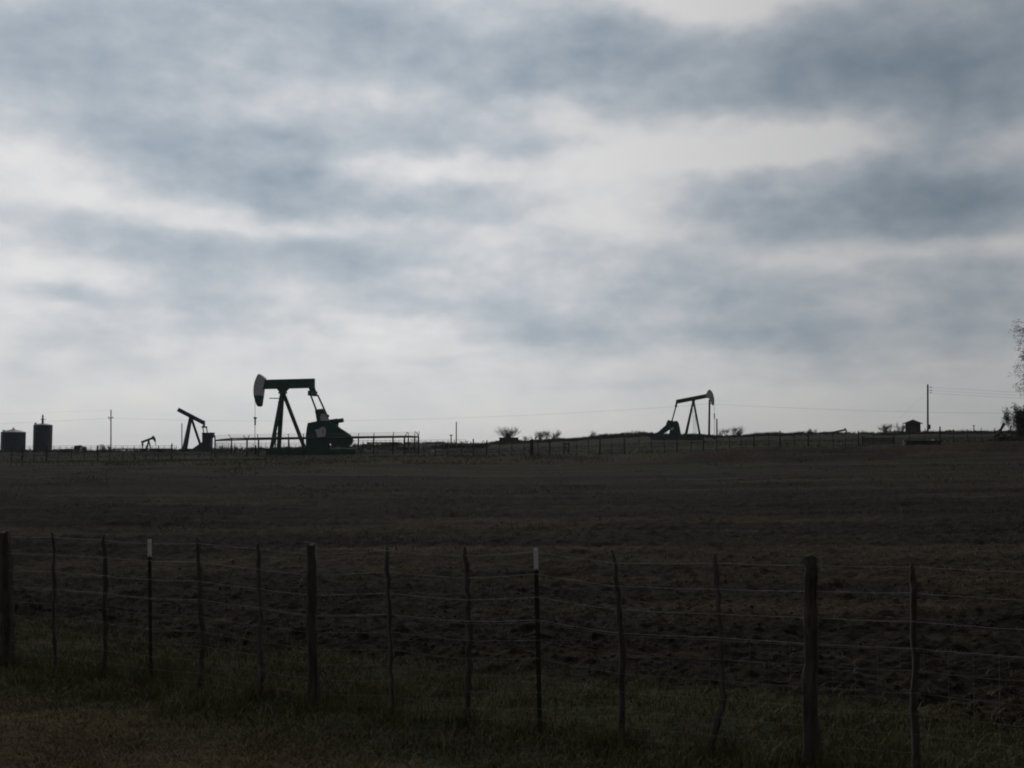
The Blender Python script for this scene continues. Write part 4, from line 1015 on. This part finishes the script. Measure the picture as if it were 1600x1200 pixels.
# overhanging tree at the right edge
def edge_tree():
    dep = 62; x_ = at(1752, 700, dep).x; zg = g1(x_, dep); rn = random.Random(66); mt, mc = MB(), MB()
    r = thing('tree', (x_, dep, zg), 'tree at the right edge with drooping leafy twigs reaching into view', 'tree')
    top = Vector((0, 0, 3.4)); mt.tube([(0, 0, -.3), (.1, 0, 1.6), top], [.26, .2, .17], 8)
    tips = []
    def limb(p0, pts_px, r0):
        pts = [Vector(p0)] + [at(px, py, dep+dy) - Vector((x_, dep, zg)) for px, py, dy in pts_px]; mt.tube(pts, [r0*(1-.75*i/(len(pts)-1)) for i in range(len(pts))], 6)
        return pts
    L1 = limb(top, [(1700, 560, 0), (1640, 545, .3), (1592, 558, .2)], .11)
    L2 = limb(top, [(1730, 500, .5), (1690, 470, 0), (1640, 490, .2), (1611, 516, 0)], .12)
    L3 = limb(top, [(1690, 600, -.5), (1635, 585, 0), (1600, 592, 0)], .08)
    L4 = limb(top, [(1790, 480, 0), (1830, 430, .6)], .13)
    L5 = limb(top, [(1760, 440, .8), (1740, 380, .5)], .13)
    for P_, lv0 in ((L1, 2), (L2, 2), (L3, 2)):
        for i in range(1, len(P_)):
            for k in range(7):
                d_ = (P_[i]-P_[i-1]).normalized() + Vector((rn.gauss(-.1, .5), rn.gauss(0, .5), rn.gauss(-.2, .4)))
                tips += grow(mt, mc, P_[i-1].lerp(P_[i], rn.random()), d_.normalized(), rn.uniform(.5, .9), .018, 2, rn, .8, -.12, 4)
    for P_ in (L4, L5):
        for i in range(1, len(P_)):
            for k in range(6):
                d_ = Vector((rn.gauss(0, 1), rn.gauss(0, 1), rn.gauss(.3, .5))).normalized()
                tips += grow(mt, mc, P_[i-1].lerp(P_[i], rn.random()), d_, rn.uniform(.9, 1.5), .03, 2, rn, .8, -.05, 4)
    mt.build('trunk', BARK, r); mc.build('crown', BARK, r); lf = MB()
    for t_ in tips:
        for k in range(7):
            c_ = t_ + Vector((rn.gauss(0, .06), rn.gauss(0, .06), rn.gauss(-.03, .06))); a_ = Vector((rn.uniform(-1, 1), rn.uniform(-1, 1), rn.uniform(-1, .3))).normalized()*rn.uniform(.03, .055); b_ = a_.orthogonal().normalized()*.018
            lf.add([c_-a_, c_+b_, c_+a_, c_-b_], [(0, 1, 2, 3)])
    lf.build('foliage', LEAFD, r)
edge_tree()
# low scrub on the ridge crest: small tangled clumps nobody could count
n = 5200; px = np.concatenate([rng.uniform(560, 1640, 3800), rng.uniform(-60, 560, 1400)]); dd = np.where(px > 760, rng.uniform(205, 244, n), rng.uniform(170, 238, n))
X = (px-800)/F*dd; keep = cl(X, dd, 301, .12) > .35; X, dd = X[keep], dd[keep]; Zg = gz(X, dd)
Vs, Fs = [], []
for i in range(len(X)):
    hh = rng.uniform(.15, .6)
    for k in range(9):
        a_ = rng.uniform(0, 6.28); l_ = hh*rng.uniform(.5, 1.1); o = len(Vs); bx, by = X[i]+rng.normal(0, .25), dd[i]+rng.normal(0, .25)
        dx_, dy_ = math.cos(a_)*l_*.6, math.sin(a_)*l_*.6; w_ = .035
        Vs += [(bx-w_, by, Zg[i]-.05), (bx+w_, by, Zg[i]-.05), (bx+dx_+w_*.6, by+dy_, Zg[i]+l_), (bx+dx_-w_*.6, by+dy_, Zg[i]+l_)]; Fs.append((o, o+1, o+2, o+3))
tag(fast_mesh('ridge_scrub', np.array(Vs), np.array(Fs), SCRUB), 'low brown scrub covering the crest of the ridge', 'scrub', kind='stuff')

# ------------------------------------------------------------------ air
hm = bpy.data.materials.new('air'); hm.use_nodes = True; t = hm.node_tree; t.nodes.clear()
pv = t.nodes.new('ShaderNodeVolumePrincipled'); pv.inputs['Color'].default_value = (.86, .89, .92, 1); pv.inputs['Density'].default_value = HAZE
pv.inputs['Anisotropy'].default_value = .55
ou = t.nodes.new('ShaderNodeOutputMaterial'); t.links.new(pv.outputs[0], ou.inputs['Volume'])
tag(MB().box((0, 775, -2), (6000, 1650, 36)).build('haze', hm), 'thin pale haze lying over the whole plain', kind='stuff')
